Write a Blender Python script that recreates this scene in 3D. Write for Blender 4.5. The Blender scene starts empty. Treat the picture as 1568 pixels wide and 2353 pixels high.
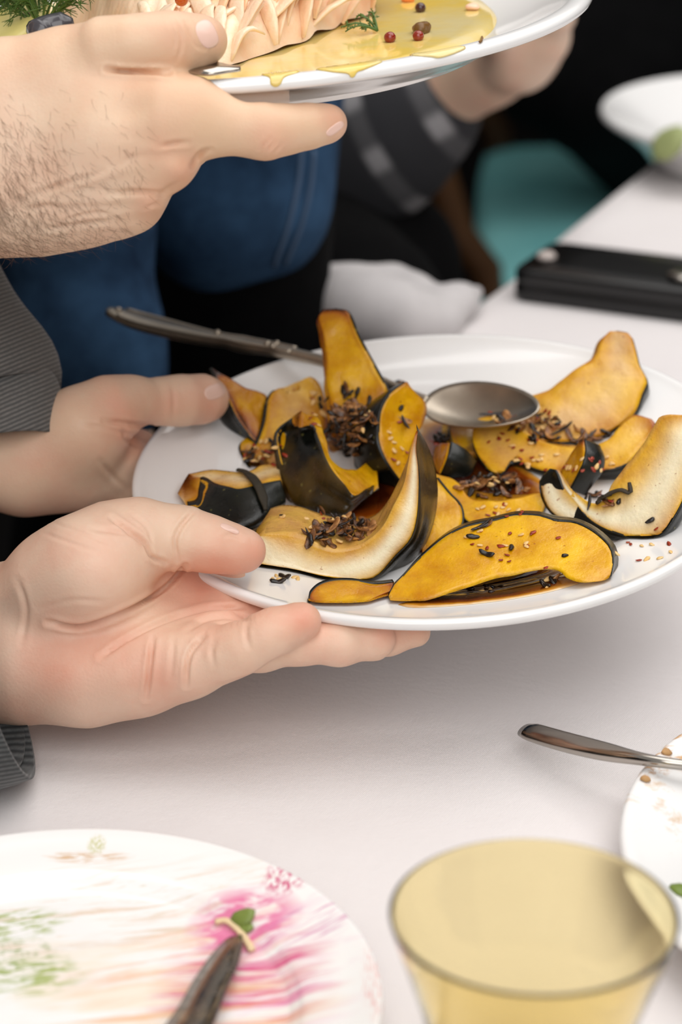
import bpy, math, random
import numpy as np
from mathutils import Vector, Matrix
from mathutils.bvhtree import BVHTree

rng = np.random.default_rng(7)
random.seed(7)
scn = bpy.context.scene
COL = scn.collection

# ------------------------------------------------------------------ camera
W, H = 1568, 2353
FPX = H * 85 / 36
PITCH = math.radians(23)
TABLE_Z = 0.75
CAM = np.array([0.0, 0.0, TABLE_Z + 0.476])
FWD = np.array([0, math.cos(PITCH), -math.sin(PITCH)])
DWN = np.array([0, -math.sin(PITCH), -math.cos(PITCH)])
RGT = np.array([1.0, 0, 0])
cam = bpy.data.cameras.new('camera'); camo = bpy.data.objects.new('camera', cam); COL.objects.link(camo)
camo.location = CAM; camo.rotation_euler = (math.pi / 2 - PITCH, 0, 0)
cam.sensor_fit = 'VERTICAL'; cam.sensor_height = 36; cam.sensor_width = 24; cam.lens = 85
cam.clip_start = 0.05; cam.clip_end = 40
cam.dof.use_dof = True; cam.dof.focus_distance = 0.985; cam.dof.aperture_fstop = 7.5
scn.camera = camo

# ------------------------------------------------------------------ light
world = bpy.data.worlds.new('world'); scn.world = world; world.use_nodes = True
world.node_tree.nodes['Background'].inputs[0].default_value = (1.0, 0.97, 0.94, 1)
world.node_tree.nodes['Background'].inputs[1].default_value = 0.42

def area(name, loc, target, size, power, color=(1, 1, 1), size_y=None):
    l = bpy.data.lights.new(name, 'AREA'); l.energy = power; l.color = color; l.size = size
    if size_y: l.shape = 'RECTANGLE'; l.size_y = size_y
    o = bpy.data.objects.new(name, l); COL.objects.link(o); o.location = loc
    o.rotation_euler = (Vector(target) - Vector(loc)).to_track_quat('-Z', 'Y').to_euler()
    return o
area('ceiling_light', (0.45, 1.25, 2.4), (0.05, 1.05, 0.8), 1.8, 27, (1.0, 0.975, 0.95))
area('front_bounce_light', (0.1, -0.9, 2.3), (0.0, 1.0, 0.85), 1.8, 29, (1.0, 0.985, 0.975))

scn.view_settings.view_transform = 'Standard'
scn.view_settings.look = 'None'
scn.view_settings.gamma = 1
scn.view_settings.use_curve_mapping = False
scn.view_settings.exposure = -0.03
scn.cycles.use_denoising = True
scn.cycles.max_bounces = 10
scn.cycles.transmission_bounces = 10

# ------------------------------------------------------------------ projection helpers
def ray(px, py):
    return RGT * ((px - W / 2) / FPX) + DWN * ((py - H / 2) / FPX) + FWD
def P(px, py, d):
    """point seen at a picture position, d metres in front of the lens"""
    return CAM + ray(px, py) * d
def onplane(px, py, c, n):
    r = ray(px, py); return CAM + r * (np.dot(c - CAM, n) / np.dot(r, n))
def ontable(px, py, h=0.0):
    return onplane(px, py, np.array([0, 0, TABLE_Z + h]), np.array([0, 0, 1.0]))
def proj(v):
    q = v - CAM
    d = q @ FWD
    return np.stack([q @ RGT / d * FPX + W / 2, q @ DWN / d * FPX + H / 2, d], -1)
def cam2world(c):
    return CAM + RGT * c[0] + DWN * c[1] + FWD * c[2]
def camdir(c):
    v = RGT * c[0] + DWN * c[1] + FWD * c[2]; return v / np.linalg.norm(v)

# ------------------------------------------------------------------ mesh helpers
def obj(name, verts, faces, mats, parent=None, smooth=True, attrs=None, mat_index=None):
    off = np.array(parent.matrix_basis.translation) if parent is not None else np.zeros(3)
    p = parent
    if p is not None and p.parent is not None:
        q = p.parent
        while q is not None:
            off = off + np.array(q.matrix_basis.translation); q = q.parent
    me = bpy.data.meshes.new(name)
    v = np.asarray(verts, float) - off
    me.from_pydata(v.tolist(), [], [list(map(int, f)) for f in faces])
    me.update()
    if smooth: me.polygons.foreach_set('use_smooth', [True] * len(me.polygons))
    for m in (mats if isinstance(mats, (list, tuple)) else [mats]): me.materials.append(m)
    if mat_index is not None: me.polygons.foreach_set('material_index', np.asarray(mat_index, np.int32))
    if attrs:
        for k, a in attrs.items():
            at = me.attributes.new(k, 'FLOAT', 'POINT'); at.data.foreach_set('value', np.asarray(a, np.float32))
    o = bpy.data.objects.new(name, me); COL.objects.link(o)
    if parent is not None: o.parent = parent
    return o
def bigobj(name, verts, quads, mats, parent=None, attrs=None):
    off = np.zeros(3); q = parent
    while q is not None:
        off = off + np.array(q.matrix_basis.translation); q = q.parent
    me = bpy.data.meshes.new(name)
    v = (np.asarray(verts) - off).astype(np.float32); f = np.asarray(quads, np.int32)
    me.vertices.add(len(v)); me.vertices.foreach_set('co', v.ravel())
    me.loops.add(f.size); me.loops.foreach_set('vertex_index', f.ravel())
    me.polygons.add(len(f)); me.polygons.foreach_set('loop_start', np.arange(0, f.size, f.shape[1], dtype=np.int32))
    me.polygons.foreach_set('use_smooth', np.ones(len(f), bool))
    me.update(calc_edges=True); me.validate()
    me.materials.append(mats)
    if attrs:
        for k, a in attrs.items():
            at = me.attributes.new(k, 'FLOAT', 'POINT'); at.data.foreach_set('value', np.asarray(a, np.float32))
    o = bpy.data.objects.new(name, me); COL.objects.link(o)
    if parent is not None: o.parent = parent
    return o
def empty(name, loc):
    o = bpy.data.objects.new(name, None); COL.objects.link(o); o.location = Vector(loc); o.empty_display_size = .02
    return o
def tag(o, label=None, cat=None, group=None, kind=None):
    if label: o['label'] = label
    if cat: o['category'] = cat
    if group: o['group'] = group
    if kind: o['kind'] = kind
    return o
def lathe(profile, c, n, seg=96, xref=(1, 0, 0)):
    """closed or open (r,z) profile revolved about the axis n through c"""
    n = np.asarray(n, float); n = n / np.linalg.norm(n)
    x = np.asarray(xref, float); x = x - n * (x @ n); x /= np.linalg.norm(x); y = np.cross(n, x)
    a = np.linspace(0, 2 * math.pi, seg, endpoint=False)
    V = []
    for r, z in profile:
        V.append(c + n * z + np.outer(np.cos(a) * max(r, 1e-5), x) + np.outer(np.sin(a) * max(r, 1e-5), y))
    V = np.concatenate(V); F = []
    for i in range(len(profile) - 1):
        for j in range(seg):
            k = (j + 1) % seg
            F.append((i * seg + j, i * seg + k, (i + 1) * seg + k, (i + 1) * seg + j))
    return V, F
def smoothprof(pts, n=6):
    """Catmull-Rom through the profile points"""
    p = np.array([pts[0]] + list(pts) + [pts[-1]], float); out = []
    for i in range(1, len(p) - 2):
        for t in np.linspace(0, 1, n, endpoint=False):
            a, b, c, d = p[i - 1], p[i], p[i + 1], p[i + 2]
            out.append(.5 * ((2 * b) + (c - a) * t + (2 * a - 5 * b + 4 * c - d) * t * t + (-a + 3 * b - 3 * c + d) * t ** 3))
    out.append(p[-2]); return np.array(out)
def frames(path):
    path = np.asarray(path, float); T = np.gradient(path, axis=0); T /= np.linalg.norm(T, axis=1)[:, None]
    u = np.cross(T[0], [0, 0, 1.0]); 
    if np.linalg.norm(u) < 1e-3: u = np.array([1.0, 0, 0])
    u /= np.linalg.norm(u); U = []
    for t in T:
        u = u - t * (u @ t); u /= np.linalg.norm(u); U.append(u.copy())
    U = np.array(U); return T, U, np.cross(T, U)
def tube(path, ra, rb=None, seg=16, cap=True, wob=None, up=None):
    path = np.asarray(path, float); n = len(path)
    ra = np.broadcast_to(np.asarray(ra, float), (n,)); rb = ra if rb is None else np.broadcast_to(np.asarray(rb, float), (n,))
    T, U, B = frames(path)
    if up is not None:
        up = np.asarray(up, float); B = up - T * (T @ up)[:, None]; B /= np.linalg.norm(B, axis=1)[:, None]; U = np.cross(B, T)
    a = np.linspace(0, 2 * math.pi, seg, endpoint=False)
    V = path[:, None] + U[:, None] * (np.cos(a)[None, :, None] * ra[:, None, None]) + B[:, None] * (np.sin(a)[None, :, None] * rb[:, None, None])
    V = V.reshape(-1, 3); F = []
    for i in range(n - 1):
        for j in range(seg):
            k = (j + 1) % seg; F.append((i * seg + j, i * seg + k, (i + 1) * seg + k, (i + 1) * seg + j))
    if cap:
        F.append(tuple(range(seg))[::-1]); F.append(tuple((n - 1) * seg + j for j in range(seg)))
    return V, F
def merge(parts):
    V, F, o = [], [], 0
    for v, f in parts:
        V.append(np.asarray(v)); F += [tuple(i + o for i in q) for q in f]; o += len(v)
    return np.concatenate(V), F

class Noise:
    """smooth pseudo-random field: a sum of randomly turned sine products"""
    def __init__(s, seed, n=14):
        r = np.random.default_rng(seed); s.d = r.normal(size=(n, 3)); s.d /= np.linalg.norm(s.d, axis=1)[:, None]
        s.f = r.uniform(.6, 1.7, n); s.p = r.uniform(0, 6.28, n); s.n = n
    def __call__(s, v, scale):
        return np.sin((np.asarray(v) / scale) @ (s.d * s.f[:, None] * 3.0).T + s.p).sum(-1) / math.sqrt(s.n)

# ------------------------------------------------------------------ materials
def srgb(r, g, b):
    f = lambda c: (c / 255 / 12.92) if c / 255 <= .04045 else ((c / 255 + .055) / 1.055) ** 2.4
    return (f(r), f(g), f(b), 1)
class M:
    def __init__(s, name):
        s.m = bpy.data.materials.new(name); s.m.use_nodes = True; s.t = s.m.node_tree; s.n = s.t.nodes; s.b = s.n['Principled BSDF']
    def set(s, **k):
        for a, v in k.items():
            i = s.b.inputs[a.replace('_', ' ')]
            if isinstance(v, bpy.types.NodeSocket): s.t.links.new(v, i)
            else: i.default_value = v
        return s
    def link(s, a, b): s.t.links.new(a, b)
    def node(s, typ, **k):
        n = s.n.new(typ)
        for a, v in k.items(): setattr(n, a, v)
        return n
    def coord(s, which='Object', scale=(1, 1, 1), rot=(0, 0, 0), loc=(0, 0, 0)):
        c = s.node('ShaderNodeTexCoord'); mp = s.node('ShaderNodeMapping')
        mp.inputs['Scale'].default_value = scale; mp.inputs['Rotation'].default_value = rot; mp.inputs['Location'].default_value = loc
        s.link(c.outputs[which], mp.inputs[0]); return mp.outputs[0]
    def noise(s, scale, detail=4, rough=.55, vec=None, dist=0):
        n = s.node('ShaderNodeTexNoise'); n.inputs['Scale'].default_value = scale; n.inputs['Detail'].default_value = detail
        n.inputs['Roughness'].default_value = rough; n.inputs['Distortion'].default_value = dist
        s.link(vec if vec is not None else s.coord(), n.inputs['Vector']); return n.outputs['Fac']
    def wave(s, scale, vec, axis='X', dist=0):
        n = s.node('ShaderNodeTexWave'); n.bands_direction = axis; n.inputs['Scale'].default_value = scale; n.inputs['Distortion'].default_value = dist
        s.link(vec, n.inputs['Vector']); return n.outputs['Fac']
    def ramp(s, fac, stops, interp='LINEAR'):
        r = s.node('ShaderNodeValToRGB'); r.color_ramp.interpolation = interp; e = r.color_ramp.elements
        while len(e) < len(stops): e.new(.5)
        for i, (p, c) in enumerate(stops):
            e[i].position = p; e[i].color = c if isinstance(c, tuple) else (c, c, c, 1)
        s.link(fac, r.inputs[0]); return r.outputs[0]
    def mix(s, fac, a, b, mode='MIX'):
        n = s.node('ShaderNodeMix', data_type='RGBA', blend_type=mode)
        for i, v in ((0, fac), (6, a), (7, b)):
            if isinstance(v, bpy.types.NodeSocket): s.link(v, n.inputs[i])
            else: n.inputs[i].default_value = v
        return n.outputs[2]
    def math(s, op, a, b=0.0, clamp=False):
        n = s.node('ShaderNodeMath', operation=op, use_clamp=clamp)
        for i, v in enumerate((a, b)):
            if isinstance(v, bpy.types.NodeSocket): s.link(v, n.inputs[i])
            else: n.inputs[i].default_value = v
        return n.outputs[0]
    def attr(s, name):
        n = s.node('ShaderNodeAttribute'); n.attribute_name = name; return n.outputs['Fac']
    def bump(s, h, strength=.3, dist=.001):
        n = s.node('ShaderNodeBump'); n.inputs['Strength'].default_value = strength; n.inputs['Distance'].default_value = dist
        s.link(h, n.inputs['Height']); s.link(n.outputs[0], s.b.inputs['Normal']); return s
    def sss(s, w, rad=(1, .35, .2), scale=.004):
        return s.set(Subsurface_Weight=w, Subsurface_Radius=rad, Subsurface_Scale=scale)

def simple(name, col, rough=.5, metal=0, nscale=None, namt=.15, bump=None, **k):
    m = M(name); m.set(Roughness=rough, Metallic=metal, **k)
    if nscale:
        f = m.noise(nscale, 5); c2 = tuple(max(0, c * (1 - namt * 2)) for c in col[:3]) + (1,)
        m.set(Base_Color=m.mix(f, c2, col))
        if bump: m.bump(f, bump[0], bump[1])
    else: m.set(Base_Color=col)
    return m.m

def skin_mat(name, base, red, tan, spec=.4):
    m = M(name)
    n1 = m.noise(38, 4, .6); n2 = m.noise(9, 3, .5); n3 = m.noise(900, 2, .6)
    c = m.mix(m.ramp(n2, [(.35, 0.), (.7, 1.)]), base, tan)
    rf = m.math('ADD', m.math('MULTIPLY', m.ramp(n1, [(.42, 0.), (.72, 1.)]), .35), m.attr('red'), True)
    c = m.mix(rf, c, red)
    m.set(Base_Color=c, Roughness=m.ramp(n1, [(.3, .42), (.7, .55)]), Specular_IOR_Level=spec)
    m.sss(.16, (1, .4, .25), .005)
    vor = m.node('ShaderNodeTexVoronoi'); vor.inputs['Scale'].default_value = 700; m.link(m.coord(), vor.inputs['Vector'])
    h = m.math('ADD', m.math('MULTIPLY', vor.outputs['Distance'], .6), m.math('ADD', n3, m.math('MULTIPLY', m.noise(160, 4, .7), .8)))
    m.bump(h, .16, .0005)
    return m.m

MAT = {}
MAT['porcelain'] = simple('glazed porcelain', srgb(240, 239, 238), .12, 0, Specular_IOR_Level=.5, Coat_Weight=.3, Coat_Roughness=.06)
MAT['skin_pale'] = skin_mat('pale skin', srgb(233, 202, 179), srgb(222, 150, 126), srgb(226, 192, 164))
MAT['skin_tan'] = skin_mat('warm skin', srgb(233, 204, 178), srgb(222, 166, 138), srgb(224, 188, 154))
MAT['nail'] = simple('finger nail', srgb(234, 196, 180), .3, 0, Coat_Weight=.2)

def cloth_white():
    m = M('white tablecloth')
    v = m.coord(scale=(1, 1, 1), rot=(0, 0, .5))
    n = m.noise(14, 4, .6); n2 = m.noise(260, 3, .7)
    w = m.math('MULTIPLY', m.wave(420, v, 'X', .6), m.wave(420, v, 'Y', .6))
    m.set(Base_Color=m.mix(n, srgb(226, 220, 219), srgb(236, 231, 231)), Roughness=.85, Sheen_Weight=.15)
    h = m.math('ADD', m.math('MULTIPLY', n, 5.0), m.math('ADD', m.math('MULTIPLY', w, .35), n2))
    m.bump(h, .35, .0012); return m.m
MAT['cloth'] = cloth_white()
MAT['steel'] = simple('polished steel', srgb(178, 172, 164), .16, 1.0, 60, .06)
MAT['old_silver'] = simple('tarnished silver', srgb(196, 184, 168), .34, 1.0, 90, .2)

# ================================================================== STRUCTURE
def boxmesh(x0, x1, y0, y1, z0, z1):
    V = np.array([(x, y, z) for x in (x0, x1) for y in (y0, y1) for z in (z0, z1)], float)
    return V, [(0, 1, 3, 2), (4, 6, 7, 5), (0, 4, 5, 1), (2, 3, 7, 6), (0, 2, 6, 4), (1, 5, 7, 3)]
m_floor = simple('dark floor', srgb(10, 8, 8), .7, 0, 6, .2, Specular_IOR_Level=.1)
m_wall = simple('dark wall', srgb(8, 7, 7), .9, 0, 3, .2, Specular_IOR_Level=.1)
for nm, b, mt in (('floor', (-3.5, 3.5, -2.5, 6, -.05, 0), m_floor), ('wall_back', (-3.5, 3.5, 5.9, 6, 0, 2.9), m_wall),
                  ('wall_left', (-3.5, -3.4, -2.5, 5.9, 0, 2.9), m_wall), ('wall_right', (3.4, 3.5, -2.5, 5.9, 0, 2.9), m_wall)):
    tag(obj(nm, *boxmesh(*b), mt, smooth=False), kind='structure')

# ---- table and its cloth; the edge that shows runs obliquely away from the camera
E0 = np.array([0.11, 1.508]); ED = np.array([.43, 1.0]); ED /= np.linalg.norm(ED); EN = np.array([ED[1], -ED[0]])  # EN points onto the table
def table_uv(u, v, z):
    q = E0 + ED * u + EN * v; return np.array([q[0], q[1], z])
def table():
    root = tag(empty('dining_table', table_uv(0, .45, 0)), 'long dining table hidden under the white tablecloth', 'table')
    m = simple('table wood', srgb(96, 66, 44), .5, 0, 12, .2)
    c = [table_uv(u, v, z) for u in (-1.75, .55) for v in (.03, .93) for z in (.712, .744)]
    V = np.array(c); F = [(0, 1, 3, 2), (4, 6, 7, 5), (0, 4, 5, 1), (2, 3, 7, 6), (0, 2, 6, 4), (1, 5, 7, 3)]
    obj('table_top', V, F, m, root, smooth=False)
    for u in (-1.68, .48):
        for v in (.1, .86):
            a = table_uv(u, v, 0); b = table_uv(u, v, .712)
            obj('leg', *tube([a, b], [.026, .034], seg=12), m, root)
    return root
table()
def tablecloth():
    nu, nv = 150, 80
    us = np.linspace(-1.79, .59, nu); vs = np.linspace(-.16, 1.12, nv)
    nz = Noise(3); V = np.zeros((nu, nv, 3))
    for i, u in enumerate(us):
        for j, v in enumerate(vs):
            over = max(0, -v, v - .96); drop = 0; vv = v
            fold = .012 * math.sin(u * 23 + 2 * math.sin(u * 7)) * min(1, over / .08)
            if v < 0: vv = -.012 * min(1, over / .03) + fold * .6 - .01 * min(1, over / .1); drop = max(0, over - .006)
            if v > .96: vv = .96 + .012 * min(1, over / .03) + fold * .6; drop = max(0, over - .006)
            V[i, j] = table_uv(u, vv, TABLE_Z - drop)
    fl = V.reshape(-1, 3); d = nz(fl * [1, 1, 0], .11) * .0004 + nz(fl * [1, .5, 0] + 3, .04) * .0002
    fl[:, 2] += d - .0012
    F = [(i * nv + j, (i + 1) * nv + j, (i + 1) * nv + j + 1, i * nv + j + 1) for i in range(nu - 1) for j in range(nv - 1)]
    o = obj('tablecloth', fl, F, MAT['cloth']); tag(o, 'off-white linen cloth covering the dining table', 'tablecloth')
    md = o.modifiers.new('thick', 'SOLIDIFY'); md.thickness = .0008; md.offset = -1
tablecloth()

# ================================================================== PLATES
PN = camdir((-.049, -.875, -.481)); PC = cam2world((.043, -.021, 1.066)); PR = .135
def plane_depth(px, py, h=0.0):
    q = onplane(px, py, PC + PN * h, PN); return (q - CAM) @ FWD
held_prof = smoothprof([(.0001, -.0165), (.05, -.0165), (.078, -.0163), (.088, -.0140), (.097, -.0095), (.115, -.0052), (.1275, -.0012), (.1325, .0012), (.1350, .0006), (.1352, -.0016),
                        (.1335, -.0036), (.128, -.0052), (.115, -.0098), (.099, -.0145), (.091, -.0190), (.086, -.0222), (.083, -.0225), (.081, -.0212), (.05, -.0205), (.0001, -.0205)], 5)
V, F = lathe(held_prof, PC, PN, 160)
root = tag(empty('squash_plate', PC - PN * .022), 'round white plate piled with roasted squash wedges', 'plate')
held_plate = obj('plate_body', V, F, MAT['porcelain'], root)
HELD_BVH = BVHTree.FromPolygons([tuple(v) for v in V], F)

# ================================================================== SQUASH
def squash_mats():
    m = M('roasted squash flesh')
    n = m.noise(55, 5, .6); n2 = m.noise(240, 4, .65); n3 = m.noise(30, 4, .6, m.coord(loc=(3, 1, 2)))
    c = m.mix(m.ramp(n, [(.3, 0.), (.7, 1.)]), srgb(194, 124, 0), srgb(240, 186, 10))
    c = m.mix(m.attr('pale'), c, srgb(253, 240, 204))
    br = m.math('ADD', m.attr('brown'), m.math('MULTIPLY', m.math('SUBTRACT', n3, .52), .9))
    c = m.mix(m.ramp(br, [(.26, 0.), (.66, 1.)]), c, srgb(168, 88, 14))
    c = m.mix(m.ramp(br, [(.62, 0.), (1.0, 1.)]), c, srgb(58, 24, 8))
    spk = m.ramp(m.noise(420, 2, .5), [(.70, 0.), (.74, 1.)])
    c = m.mix(m.math('MULTIPLY', spk, .55), c, srgb(150, 66, 12))
    m.set(Base_Color=c, Roughness=m.ramp(n2, [(.3, .2), (.7, .42)]), Specular_IOR_Level=.4, Coat_Weight=m.ramp(n3, [(.4, .0), (.7, .35)]), Coat_Roughness=.08)
    m.sss(.06, (1, .5, .05), .004); m.bump(m.math('ADD', n2, m.math('MULTIPLY', n, .8)), .5, .0012)
    r = M('acorn squash rind')
    n = r.noise(70, 4); n2 = r.noise(500, 3, .7)
    c = r.mix(r.ramp(n, [(.4, 0.), (.75, 1.)]), srgb(11, 13, 11), srgb(26, 29, 22))
    c = r.mix(r.ramp(r.noise(330, 1, .4), [(.73, 0.), (.76, .8)]), c, srgb(96, 92, 50))
    c = r.mix(r.math('MULTIPLY', r.attr('yellow'), r.ramp(r.noise(25, 4, .6), [(.45, 0.), (.7, 1.)])), c, srgb(150, 112, 30))
    r.set(Base_Color=c, Roughness=r.ramp(n, [(.3, .22), (.7, .4)]), Coat_Weight=.12, Coat_Roughness=.15, Specular_IOR_Level=.4)
    r.bump(n2, .25, .0008)
    return m.m, r.m
MAT['flesh'], MAT['rind'] = squash_mats()
MAT['rim_line'] = simple('rind edge', srgb(214, 168, 60), .5)
WEDGES = []
SQV, SQF = [], []
def Q(px, py, foot, dd=0.0, h=-.012):
    r = ray(px, foot); r /= np.linalg.norm(r); loc = HELD_BVH.ray_cast(Vector(CAM), Vector(r))[0]
    d = plane_depth(px, foot, h) if loc is None else (np.array(loc) + PN * .001 - CAM) @ FWD
    return P(px, py, d + dd)

def spline(pts, n):
    p = np.asarray(pts, float); p = np.vstack([2 * p[0] - p[1], p, 2 * p[-1] - p[-2]]); out = []
    for i in range(1, len(p) - 2):
        for t in np.linspace(0, 1, 12, endpoint=False):
            q0, q1, q2, q3 = p[i - 1:i + 3]
            out.append(.5 * (2 * q1 + (q2 - q0) * t + (2 * q0 - 5 * q1 + 4 * q2 - q3) * t * t + (3 * q1 - q0 - 3 * q2 + q3) * t ** 3))
    out.append(p[-2]); out = np.array(out); d = np.r_[0, np.cumsum(np.linalg.norm(np.diff(out, axis=0), axis=1))]
    u = np.linspace(0, d[-1], n); return np.stack([np.interp(u, d, out[:, k]) for k in range(out.shape[1])], 1)
_pr = np.array([p for p in held_prof[:int(len(held_prof) * .62)]]); _k = int(np.argmax(_pr[:, 1])); _pr = _pr[:_k + 1]
def lift(V, gap=.0006):
    """keeps food on top of the held plate: nothing sinks below its upper surface"""
    d = V - PC; z = d @ PN; r = np.linalg.norm(d - np.outer(z, PN), axis=1)
    need = np.interp(r, _pr[:, 0], _pr[:, 1]) + gap
    return V + np.outer(np.where(r < .137, np.maximum(need - z, 0), 0), PN)
def wedge(label, outer, inner, plane, axis, ang, seed=0, pale=0., pale_at=.5, brown=.08, tips=(.5, .5), ribs=.05, rind_th=.0009, yellow=0., edge=0.3, cav=.3, wid=(1, 1), name='squash_wedge', back=None, bplane=None, bulge=.3, backin=None, bfac=.45):
    """a sector of a hollow squash: the cut face (outer rind line, inner hollow line) lies in a plane and is swept by ang degrees about an axis in it"""
    a0, b0, m0 = [Q(*q) for q in plane]
    n = np.cross(b0 - a0, m0 - a0); n /= np.linalg.norm(n)
    if n @ (CAM - a0) < 0: n = -n
    on = lambda q: onplane(q[0], q[1], a0, n)
    nt, na, nc = 46, 17, 10
    O = np.array([on(q) for q in spline(outer, nt)]); I = np.array([on(q) for q in spline(inner, nt)])
    A = on(axis[0]); zx = on(axis[1]) - A; zx /= np.linalg.norm(zx)
    sgn = 1 if ang > 0 else -1; ang = abs(ang)
    def rot(p, th):
        v = p - A; ax = np.outer(v @ zx, zx); r = v - ax; w = np.cross(zx, r)
        c = np.cos(th); s_ = np.sin(th); return A + ax + r * c + w * s_
    r0 = O.mean(0) - A; w = np.cross(zx, r0)
    dr = 1 if (w @ n) * sgn < 0 else -1          # ang > 0 sweeps away from the side the face looks to
    N, N2, N3 = Noise(seed + 50), Noise(seed + 150), Noise(seed + 250)
    aa = np.linspace(0, math.radians(ang), na)
    ts = np.linspace(0, 1, nt); grow = np.sqrt(np.clip(np.minimum(ts, 1 - ts) * 5, 0, 1))
    endw = np.interp(ts, [0, .25, .75, 1], [wid[0], 1, 1, wid[1]])
    OO = []
    for th in aa:
        p = np.stack([rot(O[i:i + 1], dr * th * endw[i])[0] for i in range(nt)])
        ax = A + np.outer((p - A) @ zx, zx); rr = p - ax
        k = 1 + ribs * (abs(math.cos(th * 4.6 + .3 + seed)) - abs(math.cos(.3 + seed))) * grow * (1 if th > 0 else 0)
        OO.append(ax + rr * k[:, None])
    II = [np.stack([rot(I[i:i + 1], dr * th * endw[i])[0] for i in range(nt)]) for th in aa]
    OO, II = np.array(OO), np.array(II)
    if back is not None:
        a1, b1, m1 = [Q(*q) for q in bplane]; n1 = np.cross(b1 - a1, m1 - a1); n1 /= np.linalg.norm(n1)
        O2 = np.array([onplane(q[0], q[1], a1, n1) for q in spline(back, nt)]); OO, II = [], []
        mid = I.mean(0); I2 = I + (O2 - O) * bfac * (np.clip(np.minimum(ts, 1 - ts) * 4, .2, 1)[:, None] if bfac < .5 else 1) if backin is None else np.array([onplane(q[0], q[1], a1, n1) for q in spline(backin, nt)])
        for k in range(na):
            q = k / (na - 1); base = O * (1 - q) + O2 * q; d = base - mid; d -= np.outer(d @ zx, zx); d /= np.linalg.norm(d, axis=1)[:, None] + 1e-6
            w2 = np.linalg.norm(O2 - O, axis=1)
            rib_ = ribs * (abs(math.cos(q * math.pi * 1.5 + .2)) - .98) * (q > 0)
            OO.append(base + d * (w2 * bulge * math.sin(math.pi * q) * (1 - .15) + w2 * rib_ * math.sin(math.pi * q))[:, None]); II.append(I * (1 - q) + I2 * q)
        OO, II = np.array(OO), np.array(II)
    loops, ab, ap, isf = [], [], [], []
    for i in range(nt):
        t = ts[i]; tb = tips[0] * max(0, 1 - t / .16) ** 1.5 + tips[1] * max(0, 1 - (1 - t) / .16) ** 1.5
        pts = [OO[k, i] for k in range(na)]; bb = [.1] * na; pp = [0] * na; ff = [0.] * na
        for s in np.linspace(0, 1, nc + 2)[1:-1]:
            pts.append(OO[-1, i] * (1 - s) + II[-1, i] * s); bb.append(brown + edge * math.exp(-s * 9)); pp.append(pale * math.exp(-((s - pale_at) / .3) ** 2)); ff.append(1.)
        for k in range(na - 1, -1, -1): pts.append(II[k, i]); bb.append(brown + cav); pp.append(pale * .15); ff.append(1.)
        for s in np.linspace(1, 0, nc + 2)[1:-1]:
            pts.append(OO[0, i] * (1 - s) + II[0, i] * s); bb.append(brown + edge * math.exp(-s * 9)); pp.append(pale * math.exp(-((s - pale_at) / .3) ** 2)); ff.append(1.)
        loops.append(pts); ab += [q + tb for q in bb]; ap += pp; isf += ff
    Lp = np.array(loops); m = Lp.shape[1]; V = Lp.reshape(-1, 3); isf = np.array(isf)
    F = [(i * m + j, i * m + (j + 1) % m, (i + 1) * m + (j + 1) % m, (i + 1) * m + j) for i in range(nt - 1) for j in range(m)]
    # caps: rows across the sector
    for i, fl in ((0, False), (nt - 1, True)):
        q = tuple(i * m + j for j in range(m)); F.append(q if fl else q[::-1])
    cen = np.repeat(Lp.mean(1), m, 0); dv = V - cen; dv /= np.linalg.norm(dv, axis=1)[:, None] + 1e-6
    V = V + (dv * .5 + n * .5) * ((N(V, .014) * .0007 + N2(V, .006) * .0003) * isf)[:, None]
    warp = lambda q: q + n * (N3(q, .04) * .0012)[:, None]
    nb = N2(V, .02) * .10 + N(V, .008) * .06; V = lift(warp(V), .0016)
    C = V.mean(0); root = empty(name, C); tag(root, label, 'squash', 'roasted squash wedges on the plate')
    obj('flesh', V, F, MAT['flesh'], root, attrs={'brown': np.array(ab) + nb, 'pale': np.clip(ap, 0, 1)})
    ro = np.transpose(OO, (1, 0, 2)).reshape(-1, 3); ax = A + np.outer((ro - A) @ zx, zx)
    if back is not None: ax = np.repeat((I + I2) / 2, na, 0)
    rad = ro - ax; rl = np.linalg.norm(rad, axis=1)[:, None] + 1e-6
    out = ro + rad / rl * rind_th; inn = ro - rad / rl * .0004
    Vr = lift(warp(np.concatenate([out, inn]))); k = nt * na; Fr = []
    for i in range(nt - 1):
        for j in range(na - 1):
            a, b, c, d = i * na + j, i * na + j + 1, (i + 1) * na + j + 1, (i + 1) * na + j
            Fr += [(a, d, c, b), (a + k, b + k, c + k, d + k)]
        a, b = i * na, (i + 1) * na; Fr.append((a, a + k, b + k, b)); a, b = a + na - 1, b + na - 1; Fr.append((a, b, b + k, a + k))
    for j in range(na - 1):
        Fr.append((j, j + 1, j + 1 + k, j + k)); a = (nt - 1) * na + j; Fr.append((a, a + k, a + 1 + k, a + 1))
    obj('rind', Vr, Fr, MAT['rind'], root, attrs={'yellow': np.full(len(Vr), yellow)})
    for v, f in ((V, F), (Vr, Fr)):
        o = sum(len(x) for x in SQV); SQV.append(v); SQF.extend([tuple(i + o for i in q) for q in f])
    return root

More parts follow.
